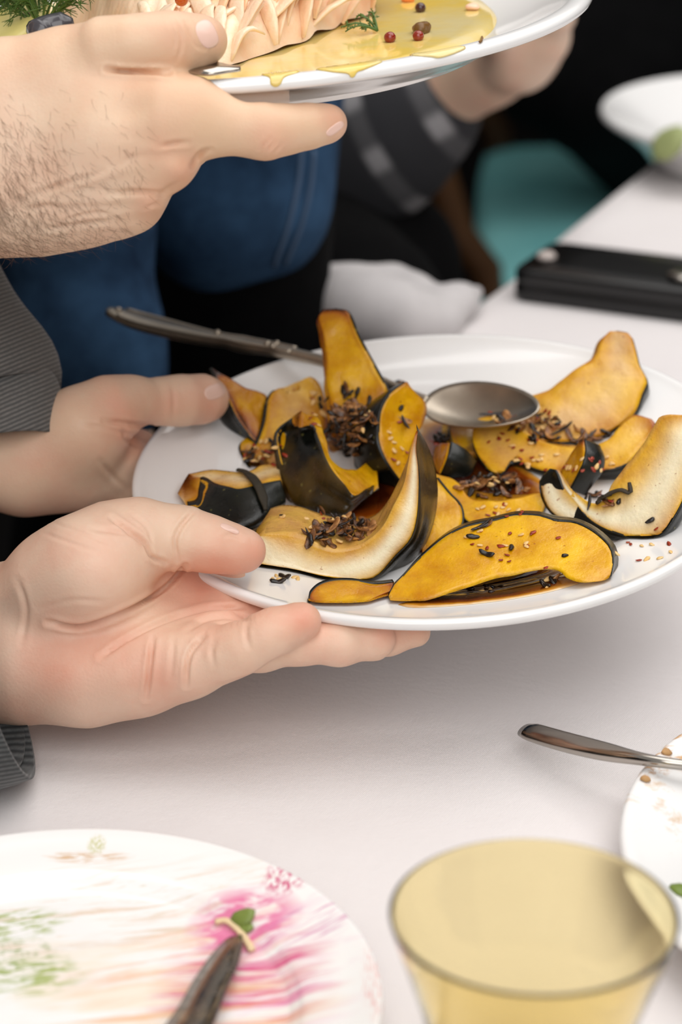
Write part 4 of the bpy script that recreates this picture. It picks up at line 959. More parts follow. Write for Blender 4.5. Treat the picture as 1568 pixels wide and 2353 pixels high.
# ---------------------------------------------- person holding the salmon dish
SK = 1.03; SC = cam2world((-.0427 * SK, -.2163 * SK, 1.03 * SK)); SN = camdir((-.0642, -.9183, -.3907)); SR = .1494 * SK
def dish_depth(px, py, h=0.0):
    return (onplane(px, py, SC + SN * h, SN) - CAM) @ FWD
def person_salmon():
    xs = axis_grid(-.70, -.164, .012, .03, .00085, .02); ys = axis_grid(.62, .80, 1.06, 1.2, .00085, .02); zs = axis_grid(.85, .90, 1.055, 1.30, .00085, .02)
    B = Field(xs, ys, zs); kb = .012
    el = np.array([-.46, .80, .86]); sh = np.array([-.56, .72, 1.2])
    for y0, y1, r, r1, d in ((265, 240, 128, 132, .945), (425, 430, 128, 138, .945), (345, 340, 128, 132, .95)):
        w = P(-150, y0, d + .005); B.chain([(el + (w - el) * .1, .036), (w, .0225)], kb); B.chain([(w, .0225)] + jp((0, y1, d, r1)), kb)
    for c in (((0, 240, .945, 136), (150, 190, .938, 118), (210, 170, .935, 108)), ((0, 330, .945, 140), (250, 300, .932, 124), (380, 275, .926, 104), (450, 275, .925, 86)),
              ((0, 380, .945, 140), (230, 350, .935, 112), (340, 368, .930, 74), (378, 374, .928, 59)), ((0, 410, .948, 140), (180, 415, .940, 104), (280, 425, .937, 72), (318, 430, .936, 56)), ((0, 437, .95, 136), (120, 440, .948, 124), (220, 452, .946, 86), (280, 462, .945, 62), (314, 462, .944, 53))):
        B.chain(jp(*c[:-1]), kb); B.chain(jp(*c[-2:]), .007)
    fing = Field(xs, ys, zs)
    def finger(pts, k=.004, join=.0008):
        q = Field(xs, ys, zs); q.chain(jp(*pts), k); fing.union(q, join)
    finger([(450, 275, .925, 84), (520, 292, .924, 58), (575, 300, .925, 56), (612, 302, .926, 60), (660, 297, .930, 53), (710, 290, .934, 48), (752, 284, .938, 40), (756, 283, .939, 37)])
    finger([(385, 368, .928, 56), (430, 338, .95, 46), (500, 312, .972, 42), (580, 305, .985, 40), (640, 300, .99, 36)])
    finger([(322, 425, .936, 54), (362, 392, .962, 44), (420, 345, .985, 40), (490, 320, .995, 36)])
    finger([(300, 462, .944, 52), (335, 432, .966, 42), (370, 390, .98, 38), (420, 350, .99, 32)])
    B.union(fing, .007)
    th = Field(xs, ys, zs); th.chain(jp((190, 165, .935, 108), (245, 118, .925, 74), (300, 104, .922, 62), (350, 100, .924, 63), (395, 99, .927, 66), (440, 98, .931, 58), (465, 94, .934, 50), (470, 93, .935, 46)), .005)
    B.union(th, .004)
    B.chain([(el, .042), (sh, .055)], .02); B.chain([(sh, .055), (sh + [-.10, 0, .02], .06)], .02)
    V, F = B.mesh(3)
    V = bulges(V, F, [(560, 230, 60, 16, 20, .4), (615, 345, 30, 22, 0, 1.0), (300, 255, 45, 30, -20, -1.0), (350, 335, 70, 12, 2, .7), (405, 388, 34, 26, 0, 1.8), (345, 468, 32, 24, 0, 1.6), (385, 440, 26, 9, -40, -1.6), (455, 365, 26, 8, -50, -1.2), (200, 410, 120, 12, -12, .9), (250, 460, 110, 11, -6, .7), (200, 495, 110, 10, -4, .5),
                      (120, 430, 90, 8, -22, -.7), (300, 440, 90, 8, 2, -.8), (370, 330, 60, 9, -3, -.6), (120, 475, 80, 7, -3, -.6), (230, 525, 100, 8, -6, .4), (280, 240, 60, 34, -10, -.7), (180, 110, 60, 50, 0, -.5), (395, 60, 25, 20, 0, .5)])
    V = creases(V, F, [([(246, 160), (290, 164), (340, 166), (388, 168)], 5.5, 2.4), ([(398, 42), (414, 75), (416, 110), (405, 140)], 4, .5), ([(388, 45), (402, 80), (402, 118)], 4, .35), ([(428, 50), (440, 80), (452, 105), (470, 112)], 4, .5),
                       ([(592, 355), (604, 335), (622, 318)], 4, .5), ([(606, 360), (620, 338), (634, 325)], 4, .45), ([(626, 358), (640, 340), (648, 328)], 4, .35), ([(362, 338), (400, 330), (432, 328)], 5, .9), ([(95, 442), (140, 425), (200, 408), (235, 394)], 6, .9),
                       ([(250, 447), (310, 440), (375, 445)], 5, .8), ([(75, 480), (110, 472), (125, 478)], 5, .7), ([(150, 505), (220, 490), (260, 496)], 5, .6), ([(280, 375), (300, 362), (330, 358)], 5, .4), ([(100, 528), (180, 515), (260, 505)], 5, .4), ([(440, 380), (462, 352), (485, 345)], 5, .8), ([(330, 480), (350, 472), (368, 470)], 4, .4)])
    red = blobs(V, [(490, 85, 40, .5), (400, 90, 40, .25), (770, 280, 35, .5), (620, 330, 45, .45), (420, 390, 45, .5), (350, 470, 40, .5), (450, 200, 60, .25), (320, 170, 50, .2), (380, 330, 40, .2), (165, 55, 10, .3)])
    root = tag(empty('person', (-.56, .72, 0)), 'person whose bare hairy hand holds the salmon dish at its rim', 'person')
    bigobj('body', V, F, MAT['skin_tan'], root, {'red': np.clip(red, 0, 1)})
    nail('thumb_nail', V, F, (476, 78), 22, 34, -24, root, .85, .95)
    nail('finger_nail', V, F, (770, 296), 9, 24, 52, root, .85, .97)
    # fine dark hairs on wrist and hand
    bv = BVHTree.FromPolygons([tuple(v) for v in V], [tuple(f) for f in F]); parts = []
    r2 = np.random.default_rng(5)
    while len(parts) < 1500:
        x = r2.uniform(-60, 340); y = r2.uniform(200, 590); dens = np.clip((y - 210 - .30 * x) / 300, 0, 1) ** 1.3 * np.clip((350 - x) / 300, 0, 1) + .03
        if r2.uniform() > dens: continue
        h = hit(bv, x, y)
        if h is None: continue
        p, n = h; d = camdir((.55 + r2.normal() * .35, .8, 0)); d = d - n * (d @ n) + n * r2.uniform(.06, .30); d /= np.linalg.norm(d); L = r2.uniform(.003, .0085); side = np.cross(n, d); bend = side * r2.normal() * L * .22
        q = [p - n * .0003, p + d * L * .35 + bend * .1, p + d * L * .7 + bend * .45 - n * L * .03, p + d * L * .95 + bend - n * L * .08]
        parts.append(tube(q, [.000045, .00004, .00003, .000012], seg=3, cap=False))
    hv, hf = merge(parts)
    tag(obj('arm_hair', hv, hf, simple('brown arm hair', srgb(104, 72, 48), .5), root), kind='stuff')
    return root
PD = person_salmon()

# ---------------------------------------------- sleeves and shirt
def weave(name, c1, c2, ang=0.4, sc=170):
    m = M(name); v = m.coord(rot=(.3, ang, .2)); w = m.wave(sc, v, 'Z', .8); n = m.noise(500, 3, .7); big = m.noise(12, 3)
    m.set(Base_Color=m.mix(m.math('MULTIPLY', w, m.ramp(n, [(.2, .4), (.7, 1.)])), c1, c2), Roughness=.85, Sheen_Weight=.2)
    m.bump(m.math('ADD', w, m.math('MULTIPLY', n, .6)), .35, .0008); return m.m
MAT['linen'] = weave('grey ribbed linen', srgb(78, 78, 78), srgb(128, 126, 123))
def sleeve(name, pts, parent, mat, seed=0, seg=72, n=60, wob=.004, thick=.0012, flare=0):
    sp = spline([tuple(P(a, b, c)) + (r * c / FPX,) for a, b, c, r in pts], n); path, rad = sp[:, :3], sp[:, 3]
    V, F = tube(path, rad, seg=seg, cap=False); N1, N2 = Noise(seed), Noise(seed + 9); cen = np.repeat(path, seg, 0); d = V - cen; d /= np.linalg.norm(d, axis=1)[:, None]
    V = V + d * (N1(V, .07) * wob + N2(V, .03) * wob * .35)[:, None]
    o = obj(name, V, F, mat, parent); md = o.modifiers.new('thick', 'SOLIDIFY'); md.thickness = thick; md.offset = 0; return o
far_pts = [(-760, -420, 1.18, 260), (-520, 60, 1.16, 190), (-260, 330, 1.13, 165), (-118, 640, 1.10, 138), (-66, 790, 1.085, 134), (-12, 905, 1.075, 128)]
sleeve('sleeve', far_pts + [(0, 934, 1.073, 124)], PS, MAT['linen'], 1)
sleeve('cuff', [(-30, 868, 1.078, 131), (-8, 915, 1.074, 131), (4, 960, 1.072, 127), (10, 1005, 1.070, 120), (13, 1028, 1.069, 116)], PS, MAT['linen'], 2, n=30, wob=.0022, thick=.0022)
MAT['linen_shaded'] = weave('dark ribbed linen', srgb(40, 42, 43), srgb(92, 94, 94), .1, 150)  # same grey linen, the near sleeve's shade put into its colour
sleeve('sleeve', [(-1500, 900, 1.06, 330), (-1000, 1500, 1.0, 270), (-720, 1690, .985, 240), (-420, 1680, .96, 235), (-160, 1610, .95, 226), (-40, 1572, .946, 226)], PS, MAT['linen_shaded'], 3, wob=.003)
sleeve('cuff', [(-150, 1605, .946, 233), (-90, 1590, .946, 235), (-40, 1575, .946, 236), (0, 1562, .946, 234)], PS, MAT['linen_shaded'], 4, n=26, wob=.0018, thick=.0022)
def shirt_torso(name, ch, half, parent, mat, seed):
    top = ch + [0, 0, .26]; path = [ch + [0, 0, z] for z in np.linspace(-.62, .22, 40)]
    V, F = tube(path, np.interp(np.linspace(0, 1, 40), [0, .5, .85, 1], [.13, .13, .125, .07]), np.interp(np.linspace(0, 1, 40), [0, .5, .9, 1], [half, half, half * 1.05, half * .5]), seg=64, up=(0, 1, 0)); N = Noise(seed)
    cen = V.mean(0); d = (V - np.array([cen[0], cen[1], 0]) * 1) * [1, 1, 0]; d /= np.linalg.norm(d, axis=1)[:, None] + 1e-6
    return obj(name, V + d * (N(V, .12) * .008)[:, None], F, mat, parent)
shirt_torso('shirt', PSJ[5] + np.array([-.04, 0, -.02]), .20, PS, MAT['linen'], 31)

# ================================================================== SALMON DISH
sp_ = smoothprof([(.0001, -.0150), (.06, -.0150), (.090, -.0147), (.106, -.0130), (.122, -.0085), (.134, -.0030), (.1395, -.0004), (.1435, .0010), (.1475, .0008), (.1494, -.0010), (.1490, -.0034), (.1462, -.0048), (.138, -.0068), (.122, -.0135), (.112, -.0178), (.106, -.0212), (.1035, -.0216), (.101, -.0205), (.06, -.0195), (.0001, -.0195)], 5)
V, F = lathe([(r * SK, z) for r, z in sp_], SC, SN, 176); root = tag(empty('salmon_dish', SC - SN * .02), 'round white dish of flaked salmon in yellow sauce, held up by the hairy hand', 'dish')
obj('dish_body', V, F, MAT['porcelain'], root); DISH_BVH = BVHTree.FromPolygons([tuple(v) for v in V], F)
msauce = M('butter sauce'); n = msauce.noise(26, 4, .6); n2 = msauce.noise(90, 3)
msauce.set(Base_Color=msauce.mix(msauce.ramp(n, [(.35, 0.), (.65, 1.)]), srgb(232, 200, 96), srgb(224, 206, 150)), Roughness=.12, Coat_Weight=.3); msauce.bump(n2, .12, .001)
msauce.sss(.1, (1, .8, .3), .004)
sx = RGT - SN * (RGT @ SN); sx /= np.linalg.norm(sx); sy = np.cross(SN, sx); sy = sy if sy[1] > 0 else -sy
def dloc(px, py, h=0.0):
    q = onplane(px, py, SC + SN * h, SN); return q
sc_ = SC - sx * .012 + SN * -.0093
ang = np.linspace(0, 2 * math.pi, 140, endpoint=False); Nn = Noise(77); rr = .1245 + .0025 * Nn(np.stack([np.cos(ang), np.sin(ang), ang * 0], 1), 1.0)
V = [sc_]; F = []
for i, s_ in enumerate((.25, .5, .75, .92, .98, 1.0)):
    for a, r in zip(ang, rr): V.append(sc_ + (sx * math.cos(a) + sy * math.sin(a)) * r * s_ - SN * (.0 if s_ < .97 else .0006 if s_ < 1 else .003))
m_ = len(ang)
for j in range(m_): F.append((0, 1 + j, 1 + (j + 1) % m_))
for i in range(5):
    for j in range(m_): F.append((1 + i * m_ + j, 1 + (i + 1) * m_ + j, 1 + (i + 1) * m_ + (j + 1) % m_, 1 + i * m_ + (j + 1) % m_))
tag(obj('butter_sauce', np.array(V), F, msauce.m), 'pool of yellow butter sauce filling the salmon dish', 'sauce')
for k, (poly, w) in enumerate((([(560, 150), (600, 146), (700, 150), (690, 165), (655, 178), (645, 194), (633, 200), (622, 194), (618, 178), (590, 170)], 'the widest, nearest the thumb'), ([(710, 158), (770, 152), (850, 140), (880, 142), (840, 160), (822, 166), (815, 176), (806, 178), (798, 170), (760, 166)], 'in the middle of the rim'), ([(940, 128), (1000, 120), (1060, 108), (1070, 113), (1040, 126), (1010, 134), (990, 132)], 'thinnest, farthest from the thumb'))):
    tag(patch('sauce_drip', DISH_BVH, poly, .0008, msauce.m), 'yellow sauce run over the rim of the salmon dish, ' + w, 'sauce')
# salmon
ms = M('flaked salmon'); n = ms.noise(60, 4, .6); n2 = ms.noise(260, 3, .7); v = ms.coord(rot=(0, 0, .9), scale=(1, 1, 1)); w = ms.wave(90, v, 'X', 6)
c = ms.mix(ms.ramp(n, [(.35, 0.), (.7, 1.)]), srgb(248, 208, 174), srgb(253, 228, 200)); c = ms.mix(ms.math('MULTIPLY', ms.attr('glaze'), ms.ramp(n, [(.3, .4), (.6, 1.)])), c, srgb(240, 160, 60)); c = ms.mix(ms.math('MULTIPLY', w, .07), c, srgb(240, 170, 110))
ms.set(Base_Color=c, Roughness=.32, Coat_Weight=.15); ms.sss(.2, (1, .5, .3), .005); ms.bump(ms.math('ADD', n2, ms.math('MULTIPLY', w, .25)), .4, .0010)
def salmon():
    root = tag(empty('salmon_fillet', dloc(500, 60, -.005)), 'flaked pink salmon fillet with orange glaze in the yellow sauce', 'fish')
    near = np.array([dloc(x, y, -.008) for x, y in spline([(120, 75), (230, 110), (340, 138), (430, 150), (510, 152), (580, 130), (640, 112), (700, 92), (760, 62), (810, 45), (862, 26)], 90)])
    V, F, G = [], [], []; nu, nv = 90, 26; N1, N2 = Noise(91), Noise(92)
    for i in range(nu):
        e = min(1, min(i, nu - 1 - i) / 10) ** .5
        for j in range(nv):
            q = j / (nv - 1); depth = .082 * e * q; p = near[i] + sy * depth + sx * depth * .10
            prof = (math.sin(min(1, q * 2.2) * math.pi / 2) ** .7 if q < .5 else math.cos((q - .5) * math.pi) ** .6) * (.023 + .005 * math.sin(i * .11)) * e
            ph = (i * .55 + q * 7); fl = abs(math.sin(ph + 1.3 * math.sin(i * .21))) * .0020 * min(1, q * 6) * (1 if q < .6 else .3)
            V.append(p + SN * (prof + fl)); G.append(np.clip((q - .28) * 3, 0, 1))
    V = np.array(V); V = V + SN * (N1(V, .012) * .0009)[:, None] + sx * (N2(V, .010) * .0010)[:, None]
    F = [(i * nv + j, (i + 1) * nv + j, (i + 1) * nv + j + 1, i * nv + j + 1) for i in range(nu - 1) for j in range(nv - 1)]
    obj('fillet_body', V, F, ms.m, root, attrs={'glaze': G})
    r3 = np.random.default_rng(11)
    for k in range(40):
        i = int(28 + 60 * (k + r3.uniform(-.9, .9)) / 40); i = min(max(i, 2), nu - 3); a = near[i]
        up0 = .002 + .004 * r3.uniform(); L = r3.uniform(.020, .034)
        d = sy * .50 + sx * r3.uniform(-.1, .95) + SN * r3.uniform(.35, .75); d /= np.linalg.norm(d); st_ = a + sx * r3.normal() * .002 + sy * (.001 + .010 * (k % 3)) + SN * (up0 + .004 * (k % 3))
        q = [st_ + d * L * t + SN * (-.006 * (t - .5) ** 2 * 4 + .0035) + sx * .003 * math.sin(t * 3 + k) for t in np.linspace(0, 1, 9)]
        wd = r3.uniform(.0024, .0058); V2, F2 = tube(q, np.array([.35, .7, .92, 1, 1, .95, .85, .6, .25]) * wd, np.array([.5, .8, 1, 1, 1, 1, .9, .7, .4]) * .0013, 10, up=SN - sx * .4)
        Nf = Noise(200 + k); V2 = V2 + SN * (Nf(V2, .006) * .0004)[:, None]
        obj('flake', V2, F2, ms.m, root, attrs={'glaze': np.full(len(V2), .35 * (k % 3 == 2))})
salmon()
# things in and on the sauce
def sph(name, px, py, r, mat, label, cat, bvh, squash=1., sink=.3, seed=None):
    h = hit(bvh, px, py); a = [(.00005 + r * math.sin(t), r * squash * math.cos(t)) for t in np.linspace(0, math.pi, 12)]; V, F = lathe(a, h[0] + h[1] * r * (squash - sink), h[1], 18)
    if seed is not None: N = Noise(seed); V = V + (V - V.mean(0)) * (.22 * N(V, r))[:, None]
    return tag(obj(name, V, F, mat), label, cat)
_sv = [tuple(sc_ + (sx * a + sy * b) * .2) for a, b in ((-1, -1), (1, -1), (1, 1), (-1, 1))]
SAUCE_BVH = BVHTree.FromPolygons(_sv, [(0, 1, 2, 3)])
mpc = simple('pink peppercorn', srgb(150, 40, 16), .18, 0, 300, .2, Coat_Weight=.4); mdk = simple('dark peppercorn', srgb(70, 26, 20), .2, 0, 300, .2, Coat_Weight=.4)
sph('peppercorn', 897, 96, .0025, mpc, 'red peppercorn in the sauce nearest the dish rim, brightest of three', 'peppercorn', SAUCE_BVH)
sph('peppercorn', 962, 92, .0024, mpc, 'red peppercorn beside the brown scrap near the dish rim', 'peppercorn', SAUCE_BVH)
sph('peppercorn', 967, 27, .0024, mdk, 'dark peppercorn alone in the sauce farther from the dish rim', 'peppercorn', SAUCE_BVH)
mfl = simple('salmon crumb', srgb(250, 206, 176), .4, 0, 300, .08)
sph('salmon_crumb', 985, 108, .0036, mfl, 'pale pink salmon crumb stuck on the dish rim', 'fish crumb', DISH_BVH, .6, .2, 3)
sph('salmon_crumb', 1088, 22, .0030, mfl, 'small orange-pink crumb in the thin end of the sauce', 'fish crumb', SAUCE_BVH, .6, .2, 4)
sph('salmon_crumb', 938, 4, .0026, simple('orange crumb', srgb(236, 140, 70), .4), 'orange crumb in the sauce at the picture top edge', 'fish crumb', SAUCE_BVH, .6, .2, 5)
sph('food_scrap', 968, 76, .0042, simple('brown scrap', srgb(126, 84, 22), .4, 0, 250, .3), 'brown crinkled scrap above the rim peppercorns', 'food scrap', SAUCE_BVH, .7, .2, 6)
sph('peppercorn', 418, 10, .0027, simple('orange peppercorn', srgb(216, 96, 24), .2, 0, 300, .2, Coat_Weight=.4), 'orange peppercorn lying on top of the salmon', 'peppercorn', BVHTree.FromPolygons([tuple(sc_ + SN * .028 + (sx * a + sy * b) * .2) for a, b in ((-1, -1), (1, -1), (1, 1), (-1, 1))], [(0, 1, 2, 3)]), 1, .3)
hh = hit(DISH_BVH, 1107, 90); q_ = [hit(DISH_BVH, *q)[0] + hh[1] * .0006 for q in ((1104, 82), (1109, 88), (1108, 96), (1102, 101))]
tag(obj('herb_thread', *tube(spline(q_, 14), .0005, seg=6), simple('brown herb', srgb(130, 92, 40), .6)), 'tiny curled brown herb thread on the dish rim', 'herb')
mdill = simple('dill green', srgb(86, 120, 44), .5, 0, 200, .25)
def dill(label, base, dirs, L, nleaf, seed):
    r4 = np.random.default_rng(seed); root = tag(empty('dill_sprig', base), label, 'herb')
    for d in dirs:
        d = d / np.linalg.norm(d); ln = L * r4.uniform(.75, 1.1); st_ = [base + d * ln * t + SN * .012 * math.sin(t * 2.6) * L / .05 for t in np.linspace(0, 1, 10)]; parts = [tube(st_, np.linspace(.0006, .0003, 10), seg=5)]
        for k in range(nleaf):
            t = .2 + .8 * k / nleaf; p = base + d * ln * t + SN * .012 * math.sin(t * 2.6) * L / .05; a = r4.normal(size=3); a = d * .7 + a * .6; a /= np.linalg.norm(a); l2 = L * .22 * (1.1 - .5 * t)
            e = p + a * l2; parts.append(tube([p, (p + e) / 2 + r4.normal(size=3) * l2 * .1, e], [.00028, .00025, .0001], seg=4, cap=False))
            for _ in range(2):
                b = a + r4.normal(size=3) * .5; b /= np.linalg.norm(b); m0 = p + a * l2 * r4.uniform(.3, .8); parts.append(tube([m0, m0 + b * l2 * .5], [.00024, .0001], seg=4, cap=False))
        v, f = merge(parts); obj('frond', v, f, mdill, root)
r5 = np.random.default_rng(3)
bd = dloc(95, 70, .002)
dill('bushy green dill bunch at the wrist end of the salmon', bd, [sx * r5.normal() * .7 + sy * r5.normal() * .4 + SN * r5.uniform(.25, 1) for _ in range(22)], .040, 34, 4)
dill('thin dill sprig floating in the yellow sauce', hit(SAUCE_BVH, 868, 76)[0] + SN * .001, [-sx + SN * .05, -sx * .6 + sy * .5 + SN * .25, -sx * .9 - sy * .4, -sx * .2 + sy * .9 + SN * .4], .014, 12, 5)
m_lem = simple('lemon flesh', srgb(236, 222, 140), .3, 0, 120, .08)
h0 = dloc(30, 95, -.004)
V, F = lathe([(.0001, .004), (.016, .004), (.0185, .002), (.019, 0), (.0185, -.002), (.016, -.004), (.0001, -.004)], h0 + SN * .006, SN + sx * -.5 - sy * .3, 40)
tag(obj('lemon_slice', V, F, m_lem), 'pale yellow lemon slice beside the dill bunch', 'lemon')
mol = simple('dark olive', srgb(70, 68, 74), .25, 0, 100, .15, Coat_Weight=.3)
q = [P(75, 82, dish_depth(75, 120, .0)), P(110, 66, dish_depth(110, 110)), P(170, 52, dish_depth(170, 105))]
V, F = tube(spline(q, 20), np.interp(np.linspace(0, 1, 20), [0, .15, .8, 1], [.002, .006, .0055, .002]), None, 14); tag(obj('food_scrap', V, F, mol), 'dark grey glossy strip at the wrist below the dill', 'food scrap')
# flat metal handle end under the thumb
def server():
    a, b = np.array([400, 150]), np.array([553, 158]); root = tag(empty('cutlery', dloc(480, 155, .003)), 'flat steel handle end pressed under the thumb on the dish rim', 'cutlery')
    outline = spline([(330, 150), (400, 150), (450, 141), (490, 143), (530, 152), (553, 154), (552, 160), (520, 165), (480, 171), (440, 168), (415, 163), (330, 165)], 60)
    up = np.array([dloc(x, y, .0042) for x, y in outline]); c = up.mean(0); V = np.concatenate([up + SN * .0006, up - SN * .0006, [c + SN * .0009, c - SN * .0009]]); k = len(up)
    F = [(i, (i + 1) % k, 2 * k) for i in range(k)] + [((i + 1) % k + k, i + k, 2 * k + 1) for i in range(k)] + [(i, i + k, (i + 1) % k + k, (i + 1) % k) for i in range(k)]
    obj('handle_end', V, F, MAT['steel'], root)
server()

# ================================================================== FAR SIDE OF THE TABLE, CHAIR AND PEOPLE BEHIND
def cloth_mat(name, c1, c2, sc=40, bump=.4):
    m = M(name); n = m.noise(sc, 4); n2 = m.noise(600, 3, .7); m.set(Base_Color=m.mix(m.ramp(n, [(.3, 0.), (.7, 1.)]), c1, c2), Roughness=.95, Specular_IOR_Level=.12); m.bump(n2, bump, .001); return m.m
m_denim = cloth_mat('blue denim', srgb(20, 38, 60), srgb(54, 84, 116), 22)
m_black = cloth_mat('black cloth', srgb(3, 3, 4), srgb(8, 8, 9))
mc = M('dark check cloth'); v = mc.coord(rot=(.2, .5, .3)); w1_ = mc.wave(7, v, 'X'); w2_ = mc.wave(7, v, 'Z'); mc.set(Base_Color=mc.mix(mc.math('MULTIPLY', mc.ramp(w1_, [(.7, 0.), (.9, 1.)]), mc.ramp(w2_, [(.5, .2), (.9, 1.)])), srgb(42, 42, 46), srgb(150, 148, 150)), Roughness=.9)
def coarse(chains, k=.02, h=.008, noise=0, seed=0, smooth=3):
    pts = np.array([p for c in chains for p, r in c]); rad = max(r for c in chains for p, r in c) + .03
    lo, hi = pts.min(0) - rad, pts.max(0) + rad; f = Field(*[np.arange(a, b + h, h) for a, b in zip(lo, hi)])
    for c in chains: f.chain(c, k)
    V, F = f.mesh(smooth)
    if noise: N = Noise(seed); N2 = Noise(seed + 1); n = vnormals(V, F); V = V + n * (N(V, .09) * noise + N2(V * [1, 1, .4], .035) * noise * .4)[:, None]
    return V, F
A_ = np.array
def person_denim():
    root = tag(empty('person', (-.12, 1.38, 0)), 'standing person in a blue denim jacket behind the far hand', 'person')
    top = P(420, -900, 1.52); mid = P(490, -100, 1.46); low = P(520, 440, 1.43)
    hip = A_([low[0], low[1] + .02, .84]); body = [[(A_([hip[0] - .02, hip[1] + .06, 0.05]), .03), (A_([hip[0] - .01, hip[1] + .04, .45]), .04), (hip, .05), (mid, .055), (top, .06)], [(P(0, -900, 1.44), .03), (P(120, 300, 1.37), .03), (P(230, 960, 1.35), .024), (P(235, 1010, 1.35), .024)]] + [[(P(215 + 14 * i, 1020, 1.35 + .006 * i), .010), (P(212 + 17 * i, 1090, 1.345 + .008 * i), .009), (P(222 + 15 * i, 1140 - 6 * abs(i - 1), 1.335 + .008 * i), .007)] for i in range(4)] + [[(P(262, 1000, 1.34), .012), (P(285, 1050, 1.33), .010), (P(285, 1085, 1.325), .008)]]
    V, F = coarse(body, .02, .01); bigobj('body', V, F, MAT['skin_pale'], root)
    V, F = coarse([[(top, .09), (mid, .082), (P(500, 250, 1.43), .070), (low, .064)]], .02, .006, .004, 5); bigobj('jacket', V, F, m_denim, root)
    V, F = coarse([[(P(-60, -800, 1.42), .052), (P(60, 0, 1.37), .048), (P(150, 480, 1.345), .043), (P(200, 800, 1.34), .037), (P(225, 905, 1.34), .034)]], .02, .005, .003, 8); bigobj('jacket_sleeve', V, F, m_denim, root)
    V, F = coarse([[(low + A_([0, .02, .02]), .060), (A_([hip[0], hip[1] + .03, .6]), .066), (A_([hip[0], hip[1] + .05, .08]), .05)], [(low + A_([-.05, .03, 0]), .06), (A_([hip[0] - .10, hip[1] + .10, .5]), .066), (A_([hip[0] - .12, hip[1] + .12, .08]), .05)]], .02, .008, .002, 9); bigobj('trousers', V, F, m_black, root)
    ms_ = simple('seam thread', srgb(70, 92, 120), .8)
    bvj = root.children[1]; me = bvj.data; vv = A_([v.co for v in me.vertices]) + A_(root.location); B_ = BVHTree.FromPolygons([tuple(v) for v in vv], [tuple(p.vertices) for p in me.polygons])
    for k, ln in enumerate((((692, 335), (684, 420), (660, 520), (628, 610)), ((720, 345), (712, 430), (690, 520), (655, 605)))):
        hs = [hit(B_, x, y) for x, y in spline(ln, 20)]; hs = [h[0] + h[1] * .0006 for h in hs if h is not None]
        if len(hs) > 3: obj('seam', *tube(hs, .0016, seg=6), ms_, root)
person_denim()
def person_check():
    root = tag(empty('person', (.0, 1.78, 0)), 'seated person in a dark check shirt with a bare forearm raised behind the salmon dish', 'person')
    sh = P(620, -260, 1.80); el = P(690, 470, 1.70); wr = P(1010, 215, 1.64)
    body = [[(P(480, -300, 1.88), .09), (P(520, 520, 1.86), .09)], [(sh, .05), (el, .042), (wr, .028), (P(1120, 150, 1.61), .0275), (P(1200, 110, 1.58), .026)], [(P(1185, 130, 1.58), .024), (P(1225, 60, 1.565), .024)], [(P(1205, 140, 1.58), .018), (P(1250, 90, 1.56), .017)]]
    dg = [[(P(1255, 95, 1.56), .011), (P(1285, 40, 1.535), .0095), (P(1280, -30, 1.50), .0085), (P(1255, -70, 1.475), .007)], [(P(1240, 70, 1.56), .011), (P(1262, 5, 1.53), .0095), (P(1250, -60, 1.495), .0085), (P(1222, -95, 1.47), .007)], [(P(1215, 50, 1.565), .011), (P(1230, -15, 1.535), .0095), (P(1212, -80, 1.50), .008), (P(1185, -110, 1.475), .007)], [(P(1190, 45, 1.575), .010), (P(1195, -15, 1.55), .0085), (P(1180, -65, 1.52), .0075), (P(1160, -90, 1.50), .0065)], [(P(1165, 120, 1.565), .014), (P(1150, 60, 1.53), .011), (P(1165, 10, 1.50), .009), (P(1185, -20, 1.48), .0075)]]
    body += dg
    V, F = coarse(body, .006, .004); bigobj('body', V, F, MAT['skin_pale'], root)
    V, F = coarse([[(P(480, -300, 1.88), .11), (P(520, 480, 1.86), .115)], [(sh, .06), (P(720, 300, 1.72), .050), (P(760, 420, 1.69), .046), (P(880, 325, 1.665), .043), (P(975, 243, 1.645), .037)]], .03, .007, .003, 12); bigobj('shirt', V, F, mc.m, root)
    kn = P(830, 640, 1.72); V, F = coarse([[(P(560, 640, 1.86), .10), (kn, .065), (A_([kn[0] + .02, kn[1] - .02, .10]), .05)], [(P(520, 600, 1.78), .09), (P(800, 720, 1.58), .06), (A_([P(800, 720, 1.58)[0], 1.47, .10]), .05)]], .03, .009, .003, 14); bigobj('trousers', V, F, m_black, root)
person_check()
def person_black():
    root = tag(empty('person', (.45, 2.75, 0)), 'seated person dressed in black in the dark behind the teal chair seat', 'person')
    V, F = coarse([[(P(1500, -150, 2.75), .09), (P(1560, 150, 2.70), .10)], [(P(1560, 150, 2.7), .08), (P(1400, 200, 2.64), .05)]], .03, .014); bigobj('body', V, F, MAT['skin_pale'], root)
    V, F = coarse([[(P(1540, -500, 2.8), .17), (P(1560, 150, 2.72), .16)], [(P(1640, 250, 2.70), .085), (P(1400, 190, 2.62), .078), (P(1160, 90, 2.60), .065)], [(P(1330, -100, 2.7), .07), (P(1330, 120, 2.62), .07)]], .03, .012, .004, 15); bigobj('clothes', V, F, m_black, root)
person_black()
